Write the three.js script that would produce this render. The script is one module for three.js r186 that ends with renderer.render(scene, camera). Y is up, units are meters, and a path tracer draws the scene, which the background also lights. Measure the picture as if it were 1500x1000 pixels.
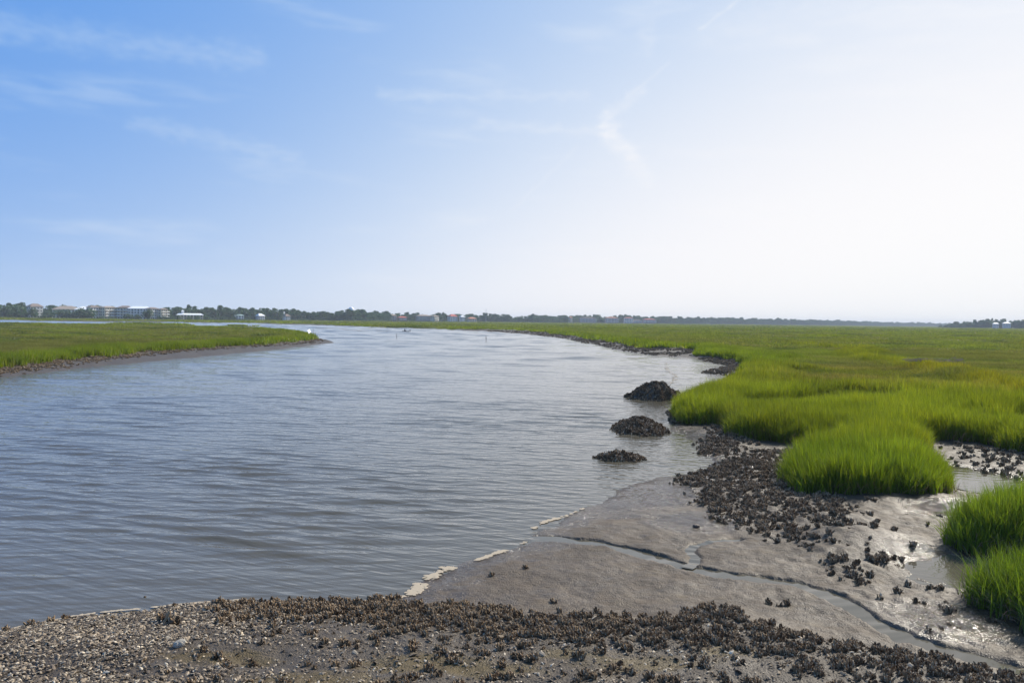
import * as THREE from 'three';
import { mergeGeometries } from 'three/addons/utils/BufferGeometryUtils.js';
import { MarchingCubes } from 'three/addons/objects/MarchingCubes.js';
import { createNoise2D } from 'simplex-noise';

// ---------------------------------------------------------------- camera, sky, sun, exposure
const scene = new THREE.Scene();
const camera = new THREE.PerspectiveCamera(46.42, 1024 / 682, 0.1, 9000);
camera.rotation.order = 'YXZ';
camera.position.set(0, 4.5, 0);
camera.rotation.set(THREE.MathUtils.degToRad(-1.5), 0, THREE.MathUtils.degToRad(0.7));
const renderer = new THREE.WebGLRenderer({ antialias: true });
renderer.toneMapping = THREE.LinearToneMapping;
renderer.toneMappingExposure = 1.3;
renderer.shadowMap.enabled = true;

const RAD = Math.PI / 180;
const SUN_AZ = 48 * RAD, SUN_EL = 40 * RAD;
const sunDir = new THREE.Vector3(Math.sin(SUN_AZ) * Math.cos(SUN_EL), Math.sin(SUN_EL), -Math.cos(SUN_AZ) * Math.cos(SUN_EL));
const sun = new THREE.DirectionalLight(new THREE.Color().setRGB(1, 0.93, 0.80), 5);
sun.name = 'sun';
sun.position.copy(sunDir).multiplyScalar(120).add(new THREE.Vector3(0, 0, -40));
sun.target.position.set(0, 0, -40);
sun.castShadow = true;
Object.assign(sun.shadow.camera, { left: -90, right: 90, top: 90, bottom: -90, near: 1, far: 400 });
sun.shadow.mapSize.set(4096, 4096);
scene.add(sun, sun.target);

// seeded random numbers and noise
function rng(seed) { let s = seed >>> 0; return () => { s = (s + 0x6D2B79F5) >>> 0; let t = s; t = Math.imul(t ^ (t >>> 15), t | 1); t ^= t + Math.imul(t ^ (t >>> 7), t | 61); return ((t ^ (t >>> 14)) >>> 0) / 4294967296; }; }
const noiseA = createNoise2D(rng(11)), noiseB = createNoise2D(rng(23)), noiseC = createNoise2D(rng(37));
const fbm = (x, y, n = 4, f = noiseA) => { let s = 0, a = 0.5, t = 0; for (let i = 0; i < n; i++) { s += a * f(x, y); t += a; a *= 0.5; x = x * 2.03 + 7.1; y = y * 2.03 - 3.7; } return s / t; };
const clamp = (x, a = 0, b = 1) => Math.min(b, Math.max(a, x));
const smooth = (a, b, x) => { const t = clamp((x - a) / (b - a)); return t * t * (3 - 2 * t); };
const mix = (a, b, t) => a + (b - a) * t;

// sky: clear blue air that whitens to the horizon and round the sun, thin cirrus and two faint contrails
const WISPS = [ // azimuth, elevation at both ends, width, strength (degrees)
  [-33, 16.8, -18.1, 17.1, 0.75, 0.11], [-25.3, 12.3, -15.4, 11.0, 0.5, 0.10], [-9.4, 15.4, 5.1, 15.7, 0.35, 0.10], [-2.6, 13.8, 6.1, 13.2, 0.3, 0.14],
  [9.0, 16.0, 6.8, 14.3, 0.3, 0.16], [6.8, 14.3, 6.6, 13.2, 0.55, 0.26], [6.6, 13.2, 8.1, 11.8, 0.5, 0.24], [8.1, 11.8, 9.3, 10.1, 0.7, 0.16], [9.2, 19.6, 9.4, 18.6, 0.5, 0.12],
  [15.7, 21.3, 12.9, 19.6, 0.10, 0.20], [10.8, 17.6, 7.8, 15.4, 0.10, 0.10], [4.5, 12.3, -0.1, 7.8, 0.10, 0.08], [14, 19.5, 33, 21, 1.2, 0.10], [12, 8.2, 30, 7.4, 0.5, 0.03]];
function skyTexture(W = 4096, H = 2048) {
  const data = new Float32Array(W * H * 4), d = new THREE.Vector3();
  for (let j = 0; j < H; j++) {
    const el = ((j + 0.5) / H - 0.5) * Math.PI, e = Math.max(0, el / RAD), th = Math.exp(-e / 7.82), low = Math.exp(-e / 2.2);
    for (let i = 0; i < W; i++) {
      const k = (j * W + i) * 4, a = ((i + 0.5) / W - 0.5) * 2 * Math.PI;
      d.set(Math.cos(el) * Math.cos(a), Math.sin(Math.max(el, 0)), Math.cos(el) * Math.sin(a)).normalize();
      const g = Math.acos(clamp(d.dot(sunDir), -1, 1)) / RAD, f = Math.exp(-((g / 37.4) ** 2));
      let t = 0.467 * th + 0.6 * f + 18.4 * th * f;
      t += 0.13 * smooth(20, 55, e);  // high sky out of view whitened further, added to soften the blue fill
      let glow = 0.5 * Math.exp(-((g / 13) ** 2));
      if (e > 0 && e < 60) {
        const az = Math.atan2(d.x, -d.z) / RAD;
        // broad cirrus veils, drawn out along the horizon
        const q = fbm(az * 0.035 + e * 0.05, e * 0.2 - az * 0.012, 5), v = fbm(az * 0.11, e * 0.75 + az * 0.05, 4, noiseB);
        t += 0.16 * smooth(0.0, 0.7, q) * smooth(-0.6, 0.5, v) * smooth(0, 6, e) * (1 - smooth(35, 60, e));
        if (Math.abs(az) < 40 && e < 26) {
          const wx = 0.7 * fbm(az * 0.5, e * 0.9, 4, noiseC), wy = 0.45 * fbm(az * 0.6 + 40, e * 1.1, 4, noiseB);
          for (const [a0, e0, a1, e1, w, s] of WISPS) {
            const px = az + wx * Math.min(1, w * 2.2), py = e + wy * Math.min(1, w * 2.2), ux = a1 - a0, uy = e1 - e0, L2 = ux * ux + uy * uy;
            const h = clamp(((px - a0) * ux + (py - e0) * uy) / L2), dx = px - a0 - ux * h, dy = py - e0 - uy * h, dd = (dx * dx + dy * dy) / (w * w);
            if (dd < 9) t += s * Math.exp(-dd) * (0.7 + 0.5 * smooth(-0.6, 0.7, fbm(az * 0.55, e * 1.7, 3, noiseA)));
          }
        }
      }
      const w = 1 - Math.exp(-t * (1 + 0.14 * t)), wg = 1 - Math.exp(-1.22 * t), wb = 1 - Math.exp(-1.12 * t), hz = 1 - 0.035 * low;
      const lum = 1 / 1.3; // the sky as bright as the picture shows it at that exposure
      data[k] = lum * (mix(0.055, 1.0, w) + glow) * hz * (1 - 0.015 * low);
      data[k + 1] = lum * (mix(0.275, 1.0, wg) + glow) * hz * (1 - 0.01 * low);
      data[k + 2] = lum * (mix(0.79, 1.0, wb) + glow) * hz;
      data[k + 3] = 1;
    }
  }
  const t = new THREE.DataTexture(data, W, H, THREE.RGBAFormat, THREE.FloatType);
  t.mapping = THREE.EquirectangularReflectionMapping; t.magFilter = THREE.LinearFilter; t.needsUpdate = true;
  return t;
}
const skyMap = skyTexture();
scene.background = skyMap;
scene.environment = skyMap;
scene.fog = new THREE.FogExp2(new THREE.Color().setRGB(0.82, 0.90, 1.0), 0.00014);

// ---------------------------------------------------------------- the map of the place (metres, x east of the view, z negative ahead)
const SHORE = [[-60, 2], [-20, -5.2], [-10, -9.6], [-7.57, -10.86], [-7.21, -11.18], [-6.55, -11.72], [-5.70, -12.09], [-5.08, -12.34], [-4.39, -12.52], [-3.21, -12.56], [-2.03, -12.63], [-1.62, -12.87], [-1.55, -13.37], [-1.29, -14.08], [-0.59, -14.84], [-0.08, -15.53], [0.35, -16.03], [0.55, -16.65], [0.80, -17.51], [1.31, -18.21], [1.87, -19.24], [2.41, -20.32], [3.11, -21.53], [3.94, -22.60], [5.11, -23.48], [6.12, -24.31], [6.70, -25.77], [6.40, -27.34], [6.80, -29.50], [6.77, -31.23], [6.67, -33.18], [7.96, -39.17], [9.85, -43.88], [13.46, -52.96], [18.04, -63.53], [18.70, -70.13], [17.27, -71.70], [19.87, -78.34], [23.03, -83.73], [23.34, -93.66], [22.79, -104.03], [18.94, -110.22], [17.02, -132.14], [15.88, -168.23], [13.02, -217.05], [8.34, -243.59], [2.35, -277.52], [-13.99, -325.10], [-35.75, -378.22], [-77, -425], [-113, -488], [-171, -570], [-215, -590], [-265, -590], [-300, -555], [-500, -600], [-5200, -900]];
const LAND_MAIN = [...SHORE, [-5200, -5600], [5600, -5600], [5600, 80], [-60, 80]];
const LAND_WEST = [[-35.56, -51.15], [-36.39, -56.53], [-36.53, -61.68], [-36.64, -68.87], [-36.25, -76.81], [-34.88, -90.36], [-33.64, -112.06], [-32.77, -127.33], [-33.11, -146.77], [-42.08, -175.17], [-52.38, -209.06], [-74, -262], [-122, -316], [-186, -338], [-225, -334], [-700, -380], [-3000, -480], [-3000, -10], [-200, -10], [-60, -25], [-38, -40]];
const ISLETS = [[-182, -398, 24, 14], [-128, -372, 15, 6], [-166, -392, 8, 5], [-74, -352, 16, 3.5], [-58, -300, 10, 2]]; // x, z, radii
const GRASS_MAIN = [[-69.07, -392.42], [-34.68, -366.84], [-14.91, -346.22], [2.76, -327.79], [11.93, -279.13], [18.14, -211.69], [19.54, -175.27], [21.21, -149.83], [20.67, -130.17], [23.56, -124.76], [27.48, -123.10], [27.61, -114.84], [24.20, -104.37], [26.06, -93.36], [24.6, -80], [20.46, -71.02], [19.13, -63.53], [15.24, -54.49], [11.15, -46.17], [8.17, -39.41], [7.50, -36.91], [7.57, -35.04], [9.18, -33.73], [8.67, -30.87], [9.75, -29.4], [11.7, -28.6], [11.4, -27.4], [9.0, -24.9], [7.65, -21.82], [7.69, -20.16], [8.82, -19.57], [10.20, -19.81], [11.49, -20.92], [12.42, -23.18], [13.3, -25.4], [14.4, -27.9], [15.8, -29.5], [16.97, -28.52], [17.27, -26.69], [17.97, -24.49], [40, -22], [3000, -60], [5400, -200], [5400, -5400], [-5000, -5400], [-5000, -920], [-500, -612], [-304, -567], [-266, -601], [-215, -602], [-171, -583], [-113, -502], [-80, -440]];
const GRASS_WEST = [[-38.3, -50.4], [-39.4, -59.20], [-40.3, -67.57], [-40.77, -79.19], [-41.12, -95.85], [-39.11, -113.95], [-36.5, -135.89], [-38.35, -155.20], [-45.17, -178.46], [-56.5, -212], [-79, -258], [-127, -308], [-188, -329], [-226, -325], [-700, -370], [-3000, -470], [-3000, -25], [-200, -20], [-62, -32], [-42, -44]];
const CLUMP_C = [[9.02, -16.19], [8.80, -15.35], [9.06, -14.91], [9.64, -14.80], [10.49, -14.22], [12.65, -15.2], [12.9, -17.6], [11.94, -18.1], [10.41, -17.3]];
const CLUMP_D = [[7.34, -12.21], [7.26, -11.64], [7.39, -11.31], [8.00, -10.79], [9.6, -10.6], [10.2, -12.3], [8.74, -13.2], [7.99, -12.9]];
const RIDGE = [[49.04, -142.86], [52.73, -133.58], [51.94, -118.65], [49.20, -106.13], [41.26, -98.06], [37.20, -81.70], [34.96, -70.14], [33.55, -60.05], [31.23, -53.41], [28.25, -43.77], [27, -38]];
const CHANNEL = [[0.44, -16.31], [0.90, -16.33], [1.30, -16.14], [1.96, -15.82], [2.50, -15.33], [3.00, -14.52], [3.45, -14.03], [3.95, -13.68], [4.48, -13.48], [4.88, -13.29], [5.13, -12.77], [5.30, -12.12], [5.41, -11.45], [5.56, -10.97], [5.84, -10.59], [6.17, -10.23], [6.49, -9.90], [6.78, -9.58], [7.3, -8.9], [8.2, -7.8]];
const RUNNEL = [[3.19, -14.21], [3.39, -14.52], [3.51, -14.95], [3.50, -15.36], [3.68, -15.70], [4.11, -15.96], [4.70, -16.09]];
const BANK_FRONT = [[-2.03, -12.63], [-1.43, -12.20], [-0.47, -12.08], [0.55, -11.56], [1.34, -11.50], [2.10, -11.27], [2.87, -11.63], [3.21, -11.78], [3.43, -11.13], [4.03, -10.68], [4.59, -10.26], [5.09, -10.03], [5.57, -9.79], [5.89, -9.61], [6.14, -9.35], [7, -8.4]];
const SHELL_BANK = [[-60, 2], [-20, -5.2], [-10, -9.6], [-7.57, -10.86], [-6.55, -11.72], [-5.08, -12.34], [-3.21, -12.56], ...BANK_FRONT, [7, -3], [-60, 20]];
const REEF_R = [[4.89, -22.50], [5.58, -23.80], [6.83, -25.43], [8.22, -27.14], [9.68, -27.98], [8.09, -23.21], [8.12, -21.29], [8.11, -19.07], [7.80, -16.32], [7.04, -14.44], [5.88, -13.10], [5.67, -13.99], [5.48, -15.72], [4.93, -16.89], [4.69, -18.55]];
const REEF_M = [[6.21, -26.71], [7.60, -30.28], [9.21, -34.94], [9.19, -32.73], [9.21, -30.42], [7.51, -27.08]];
const REEF_Q = [[15.72, -28.92], [17.64, -27.25], [14.30, -22.05], [13.6, -23.54], [14.41, -25.67]];
const REEF_T = [[6.64, -12.91], [6.99, -12.35], [7.73, -12.69], [7.02, -11.50], [6.30, -11.10], [6.14, -11.34]];

function lineDist(P, x, z, closed = false) { let m = 1e18; const n = P.length; for (let i = closed ? 0 : 1, j = closed ? n - 1 : 0; i < n; j = i++) { const ax = P[j][0], az = P[j][1], ux = P[i][0] - ax, uz = P[i][1] - az; let h = ((x - ax) * ux + (z - az) * uz) / (ux * ux + uz * uz); h = h < 0 ? 0 : h > 1 ? 1 : h; const dx = x - ax - ux * h, dz = z - az - uz * h, d = dx * dx + dz * dz; if (d < m) m = d; } return Math.sqrt(m); }
function inside(P, x, z) { let c = false; for (let i = 0, j = P.length - 1; i < P.length; j = i++) { const a = P[i], b = P[j]; if ((a[1] > z) !== (b[1] > z) && x < (b[0] - a[0]) * (z - a[1]) / (b[1] - a[1]) + a[0]) c = !c; } return c; }
const signed = (P, x, z) => (inside(P, x, z) ? 1 : -1) * lineDist(P, x, z, true);
function isletDist(x, z) { let m = -1e9; for (const [cx, cz, rx, rz] of ISLETS) m = Math.max(m, (1 - Math.hypot((x - cx) / rx, (z - cz) / rz)) * Math.min(rx, rz)); return m; }
function wobble(x, z) { const r = Math.hypot(x, z); return fbm(x / (0.9 + r * 0.03), z / (0.9 + r * 0.03), 4) * Math.min(0.22 + r * 0.012, 4); }
const landDist = (x, z) => Math.max(signed(LAND_MAIN, x, z), signed(LAND_WEST, x, z), z < -250 && z > -450 && x < -30 ? isletDist(x, z) : -1e9) + wobble(x, z) * 0.6;
function grassDist(x, z) {
  let m = Math.max(signed(GRASS_MAIN, x, z), signed(GRASS_WEST, x, z));
  if (x > 5 && z > -20) m = Math.max(m, signed(CLUMP_C, x, z), signed(CLUMP_D, x, z));
  if (z < -300 && z > -450 && x < -100) m = Math.max(m, isletDist(x, z) - 2);
  return m + wobble(x * 1.3 + 40, z * 1.3) * 0.45;
}
const HUMPS = [[6.95, -15.7, 1.1, 0.85, 0.36], [6.35, -14.6, 0.8, 0.7, 0.10], [7.3, -17.5, 0.9, 0.7, 0.18], [9.6, -19.3, 2.2, 1.0, 0.2], [6.2, -20.6, 1.2, 2.2, 0.12], [7.0, -24.2, 1.3, 1.8, 0.14], [4.4, -15.2, 0.8, 0.5, 0.05], [8.1, -14.2, 1.2, 1.3, -0.17], [10.4, -18.5, 1.3, 0.55, -0.14], [13.3, -22.6, 1.1, 2.2, -0.16], [10.4, -28.0, 0.8, 0.5, -0.12], [3.0, -11.5, 0.8, 0.5, 0.05], [-3.3, -9.9, 0.8, 0.35, -0.07], [8.3, -31.0, 0.9, 2.2, 0.12], [-7, -10.2, 3, 0.8, 0.1], [15.4, -26, 1.2, 2.0, 0.05]];
function coarseHeight(x, z) { // without grooves and fine relief
  const d = landDist(x, z), r = Math.hypot(x, z);
  let h;
  if (d <= 0) h = -Math.min(1.6, -d * 0.11 + 0.012);
  else {
    const near = 1 - smooth(26, 55, r), bank = smooth(0.6, -0.4, lineDist(BANK_FRONT, x, z) * (inside(SHELL_BANK, x, z) ? -1 : 1));
    const film = Math.exp(-(((x - 5.4) / 2.6) ** 2) - ((z + 25) / 5.5) ** 2), s = mix(mix(0.11, 0.035, near), 0.11, bank * near) * (1 - 0.6 * film), top = mix(mix(0.5, 0.30, near), 0.40, bank * near);
    h = top * (1 - Math.exp(-s * d / top));
    const g = grassDist(x, z);
    h += mix(0.24, 0.1, near) * smooth(-0.5, 0.6, g);
  }
  if (r < 45) for (const [cx, cz, rx, rz, a] of HUMPS) { const q = ((x - cx) / rx) ** 2 + ((z - cz) / rz) ** 2; if (q < 8) h += a * Math.exp(-q) * smooth(-0.2, 0.5, d); }
  return [h, d];
}
function carve(x, z) {
  const c = lineDist(CHANNEL, x, z) + 0.05 * fbm(x * 2.2, z * 2.2, 3, noiseB), w = 0.17 + 0.05 * noiseC(x * 0.9, z * 0.9);
  let k = 0.085 * (1 - smooth(w * 0.8, w * 1.35, c));
  const s = lineDist(RUNNEL, x, z) + 0.04 * fbm(x * 2.6, z * 2.6, 3, noiseB);
  k = Math.max(k, 0.05 * (1 - smooth(0.06, 0.13, s)));
  return k;
}
function groundHeight(x, z, grooves = true) {
  let [h, d] = coarseHeight(x, z);
  const r = Math.hypot(x, z), n = clamp(1.4 - r / 70), shore = smooth(-0.3, 0.8, d);
  if (d > -1) {
    h += shore * (0.035 * fbm(x * 0.7, z * 0.7, 3) + (0.014 + 0.022 * smooth(3.5, 6, x)) * n * fbm(x * 2.4 + 9, z * 2.4, 4, noiseB) * smooth(0, 1.5, d)) * Math.min(1, 0.5 + d * 0.2);
    if (r < 40) { h += 0.010 * n * fbm(x * 6.5 + 3 * noiseC(x, z), z * 11, 3, noiseC) * shore; if (grooves) h -= carve(x, z) * smooth(-0.1, 0.5, d); }
    if (r > 80) h += 0.25 * smooth(2, 12, d) * fbm(x * 0.02, z * 0.02, 3);
  }
  return h;
}

// ---------------------------------------------------------------- textures
function dataTexture(n, fn, srgb = false) {
  const a = new Uint8Array(n * n * 4);
  for (let j = 0; j < n; j++) for (let i = 0; i < n; i++) { const v = fn(i, j), k = (j * n + i) * 4; if (typeof v === 'number') a[k] = a[k + 1] = a[k + 2] = clamp(v) * 255; else { a[k] = clamp(v[0]) * 255; a[k + 1] = clamp(v[1]) * 255; a[k + 2] = clamp(v[2]) * 255; } a[k + 3] = 255; }
  const t = new THREE.DataTexture(a, n, n); t.wrapS = t.wrapT = THREE.RepeatWrapping; t.magFilter = THREE.LinearFilter; t.minFilter = THREE.LinearMipmapLinearFilter; t.generateMipmaps = true;
  if (srgb) t.colorSpace = THREE.SRGBColorSpace;
  t.needsUpdate = true; return t;
}
// noise that repeats over the unit square (blended copies)
function tiled(f) { return (u, v) => { const a = f(u, v), b = f(u - 1, v), c = f(u, v - 1), d = f(u - 1, v - 1); return (a * (1 - u) + b * u) * (1 - v) + (c * (1 - u) + d * u) * v; }; }
const mudRelief = tiled((u, v) => 0.5 + 0.34 * fbm(u * 9 + 1.5 * noiseB(u * 4, v * 4), v * 16, 4) + 0.3 * fbm(u * 40, v * 52, 4, noiseB));
const mudBump = dataTexture(1024, (i, j) => mudRelief(i / 1024, j / 1024));
const grainNoise = tiled((u, v) => 0.86 + 0.16 * fbm(u * 12, v * 17, 4, noiseC) + 0.12 * fbm(u * 90, v * 90, 3, noiseA));
const mudGrain = dataTexture(1024, (i, j) => { const g = grainNoise(i / 1024, j / 1024); return [g, g * 0.985, g * 0.965]; });
// how wet the near mud is: pools and films where it lies low, drier humps (covers x -12..24, z -46..-8)
const wetMap = dataTexture(1024, (i, j) => {
  const x = -12 + 36 * (i + 0.5) / 1024, z = -8 - 38 * (j + 0.5) / 1024;
  const n = fbm(x * 0.55, z * 0.9, 4, noiseC), m = fbm(x * 2.4, z * 4.2, 4, noiseB);
  let r = 0.64 + 0.14 * n + 0.16 * m; const ld = landDist(x, z);
  r -= 0.5 * smooth(z < -18 ? 2.6 : 1.1, 0.0, ld + 0.6 * n + 0.3 * m) * (inside(SHELL_BANK, x, z) ? 0 : 1);
  let pool = 0;
  for (const [cx, cz, rx, rz] of [[8.0, -14.3, 1.3, 1.7], [10.3, -18.6, 1.2, 0.9], [13.4, -22.6, 1.6, 2.6], [5.6, -24.6, 2, 1.4], [3.6, -20.6, 1.4, 1.8], [6.4, -11.6, 0.9, 0.9], [4.2, -17.6, 1.2, 1]]) pool = Math.max(pool, Math.exp(-(((x - cx) / rx) ** 2) - ((z - cz) / rz) ** 2));
  r -= 0.52 * smooth(0.2, 0.7, pool + 0.35 * n + 0.15 * m);
  const edge = Math.min(i, 1023 - i, j, 1023 - j);
  return mix(0.62, clamp(r, 0.07, 0.82), smooth(2, 50, edge));
});
wetMap.wrapS = wetMap.wrapT = THREE.ClampToEdgeWrapping; wetMap.channel = 1;

// ripples: a sum of waves that repeats every 12 m
const ripples = (() => {
  const R = rng(5), N = 1024, L = 12, waves = [];
  for (let k = 0; k < 46; k++) {
    const lam = 0.08 * (0.6 / 0.08) ** (k / 45), dir = (R() - 0.5) * 1.0 + 0.18 + (R() < 0.2 ? (R() - 0.5) * 1.6 : 0);
    const kx = Math.round(Math.sin(dir) * L / lam), kz = Math.round(Math.cos(dir) * L / lam);
    waves.push([kx, kz, R() * 6.283, lam]);
  }
  const f = new Float32Array(N * N);
  for (const [kx, kz, ph, lam] of waves) {
    const cx = new Float32Array(N), sx = new Float32Array(N);
    for (let i = 0; i < N; i++) { const p = 2 * Math.PI * kx * i / N; cx[i] = Math.cos(p); sx[i] = Math.sin(p); }
    for (let j = 0; j < N; j++) { const p = 2 * Math.PI * kz * j / N + ph, c = Math.cos(p) * lam, s = Math.sin(p) * lam; for (let i = 0; i < N; i++) f[j * N + i] += cx[i] * c - sx[i] * s; }
  }
  let s2 = 0; const sx = new Float32Array(N * N), sy = new Float32Array(N * N);
  for (let j = 0; j < N; j++) for (let i = 0; i < N; i++) { const k = j * N + i; sx[k] = f[j * N + (i + 1) % N] - f[j * N + (i + N - 1) % N]; sy[k] = f[((j + 1) % N) * N + i] - f[((j + N - 1) % N) * N + i]; s2 += sx[k] ** 2 + sy[k] ** 2; }
  let lo = 1e9, hi = -1e9; for (const v of f) { lo = Math.min(lo, v); hi = Math.max(hi, v); }
  const a = new Float32Array(N * N * 4); f.forEach((v, k) => { a[k * 4] = a[k * 4 + 1] = a[k * 4 + 2] = (v - lo) / (hi - lo); a[k * 4 + 3] = 1; });
  const t = new THREE.DataTexture(a, N, N, THREE.RGBAFormat, THREE.FloatType); t.wrapS = t.wrapT = THREE.RepeatWrapping; t.magFilter = THREE.LinearFilter; t.needsUpdate = true;
  t.userData.height = 0.06 * (hi - lo) * 2 * (L / N) / Math.sqrt(s2 / (N * N)); // metres from trough to crest for a slope of about 0.06
  return t;
})();

// ---------------------------------------------------------------- helpers
const taken = {};
function numbered(n) { const k = taken[n] = (taken[n] ?? -1) + 1; return k ? `${n}_${String(k).padStart(3, '0')}` : n; }
function mesh(name, geo, mat, parent) { const m = new THREE.Mesh(geo, mat); m.name = name; m.castShadow = m.receiveShadow = true; parent.add(m); return m; }
function tag(o, label, category, group, kind) { o.userData.label = label; if (category) o.userData.category = category; if (group) o.userData.group = group; if (kind) o.userData.kind = kind; return o; }
function thing(name, label, category, [x, y, z] = [0, 0, 0], turn = 0, group) { const o = new THREE.Group(); o.name = numbered(name); o.position.set(x, y, z); o.rotation.y = turn; scene.add(o); return tag(o, label, category, group); }
function lone(name, geo, mat, label, category, group, kind) { const m = mesh(numbered(name), geo, mat, scene); return tag(m, label, category, group, kind); }
function copyOf(root, pos, turn, scale, label, group) { const c = root.clone(); c.name = numbered(root.name.replace(/_\d{3}$/, '')); c.position.set(...pos); c.rotation.y = turn; c.scale.set(...scale); c.userData = { ...root.userData, label: label ?? root.userData.label, group: group ?? root.userData.group }; scene.add(c); return c; }
const std = (r, g, b, rough = 0.8, extra = {}) => new THREE.MeshStandardMaterial({ color: new THREE.Color().setRGB(r, g, b), roughness: rough, ...extra });
const box = (w, h, d, x = 0, y = 0, z = 0) => new THREE.BoxGeometry(w, h, d).translate(x, y, z);
function merged(list) { return mergeGeometries(list.map(g => { const n = g.index ? g.toNonIndexed() : g; for (const k of Object.keys(n.attributes)) if (!['position', 'normal', 'uv', 'color'].includes(k)) n.deleteAttribute(k); return n; })); }
function instanced(name, geo, mat, list, parent) { // list of {p, q?, turn, s, c}
  const im = new THREE.InstancedMesh(geo, mat, list.length), M = new THREE.Matrix4(), q = new THREE.Quaternion(), e = new THREE.Euler(), p = new THREE.Vector3(), s = new THREE.Vector3(), c = new THREE.Color();
  list.forEach((o, i) => { e.set(o.tx ?? 0, o.turn ?? 0, o.tz ?? 0, 'YXZ'); q.setFromEuler(e); M.compose(p.set(...o.p), q, s.set(...o.s)); im.setMatrixAt(i, M); if (o.c) im.setColorAt(i, c.setRGB(...o.c)); });
  im.name = name; im.castShadow = im.receiveShadow = true; parent.add(im); return im;
}

// ---------------------------------------------------------------- ground sheet
function radii(r0, steps) { const out = [r0]; let r = r0; for (const [to, f] of steps) while (r < to) { r += f(r); out.push(r); } return out; }
function polarSheet(rows, angles, vertex) { // vertex(x, z, r) -> {y, c}
  const n = angles.length, P = [], C = [], U = [], V = [], I = [];
  rows.forEach((r, j) => angles.forEach((a) => { const x = r * Math.sin(a), z = -r * Math.cos(a), v = vertex(x, z, r, j); P.push(x, v.y, z); if (v.c) C.push(...v.c); U.push(v.u ?? x, v.v ?? -z); V.push((x + 12) / 36, (-z - 8) / 38); }));
  for (let j = 0; j + 1 < rows.length; j++) for (let i = 0; i + 1 < n; i++) { const a = j * n + i; I.push(a, a + 1, a + n, a + 1, a + n + 1, a + n); }
  const g = new THREE.BufferGeometry();
  g.setAttribute('position', new THREE.Float32BufferAttribute(P, 3)); g.setAttribute('uv', new THREE.Float32BufferAttribute(U, 2)); g.setAttribute('uv1', new THREE.Float32BufferAttribute(V, 2));
  if (C.length) g.setAttribute('color', new THREE.Float32BufferAttribute(C, 3));
  g.setIndex(I); g.computeVertexNormals(); return g;
}
const spread = (a0, a1, n) => Array.from({ length: n + 1 }, (_, i) => (a0 + (a1 - a0) * i / n) * RAD);
const ALGAE = [[-3.58, -9.97, 1.0, 0.3], [-1.22, -9.78, 0.9, 0.35], [-0.2, -9.61, 0.8, 0.3], [0.66, -10.03, 0.5, 0.22], [1.6, -9.7, 0.9, 0.3], [-2.2, -9.2, 1.2, 0.35], [2.8, -10.1, 0.5, 0.25]];
function groundColor(x, z, r, d, g) {
  const n = fbm(x * 0.5, z * 0.8, 4, noiseB), m = fbm(x * 1.9 + 5, z * 3.1, 4, noiseC);
  let c = [0.073 + 0.016 * n + 0.021 * m, 0.050 + 0.011 * n + 0.014 * m, 0.029 + 0.006 * n + 0.008 * m];
  const to = (k, t) => { c = c.map((v, i) => mix(v, k[i], t)); };
  if (r < 40) {
    if (inside(SHELL_BANK, x, z)) to([0.060, 0.045, 0.029], 0.7);
    let al = 0; for (const [cx, cz, rx, rz] of ALGAE) al = Math.max(al, Math.exp(-(((x - cx) / rx) ** 2) - ((z - cz) / rz) ** 2));
    to([0.085, 0.056, 0.012], 0.9 * smooth(0.35, 0.75, al + 0.35 * m + 0.15 * n));
    const w = fbm(x * 1.1 - 20, z * 1.7, 3, noiseA); to([0.105, 0.072, 0.034], 0.5 * smooth(0.35, 0.6, w) * smooth(0.4, 1.5, d)); // ochre silt patches
  }
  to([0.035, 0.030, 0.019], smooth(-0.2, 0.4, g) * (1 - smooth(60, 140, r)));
  if (r > 55 && d > 0) {
    const k = fbm(x * 0.012, z * 0.02, 4), q = fbm(x * 0.05, z * 0.09, 3, noiseC);
    const green = [0.09 + 0.03 * k, 0.1 + 0.02 * q, 0.02];
    to(green, smooth(-0.2, 1.5, g) * smooth(60, 140, r));
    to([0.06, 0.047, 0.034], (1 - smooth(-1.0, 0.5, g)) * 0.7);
  }
  return c;
}
console.log('ground');
const groundMat = new THREE.MeshPhysicalMaterial({ specularIntensity: 1, color: 0xffffff, vertexColors: true, map: mudGrain.clone(), bumpMap: mudBump.clone(), bumpScale: 0.034, roughness: 1, roughnessMap: wetMap });
groundMat.map.repeat.set(1 / 2.3, 1 / 2.3); groundMat.bumpMap.repeat.set(1 / 1.7, 1 / 1.7);
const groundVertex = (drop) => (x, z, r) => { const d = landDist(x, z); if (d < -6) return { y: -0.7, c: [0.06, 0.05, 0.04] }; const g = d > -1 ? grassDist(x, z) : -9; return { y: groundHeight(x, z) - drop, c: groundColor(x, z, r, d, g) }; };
{
  const rows = radii(7.5, [[24, r => 0.055], [60, r => 0.055 + (r - 24) * 0.012], [400, r => r * 0.011], [5200, r => r * 0.03]]);
  const g1 = polarSheet(rows, spread(-41, 41, 440), groundVertex(0));
  const rowsB = radii(0.3, [[40, r => 0.9], [5200, r => r * 0.09]]);
  const g2 = polarSheet(rowsB, spread(40.6, 319.4, 110), groundVertex(0.03));
  const g3 = polarSheet(radii(0.3, [[8.2, r => 0.25]]), spread(-42, 42, 40), groundVertex(0.03));
  const g = mergeGeometries([g1, g2, g3]);
  tag(lone('ground', g, groundMat, 'brown grey tidal mud and marsh ground', null, null, 'structure'));
  scene.children[scene.children.length - 1].userData = { kind: 'structure', label: 'brown grey tidal mud flat and marsh ground' };
}

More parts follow.
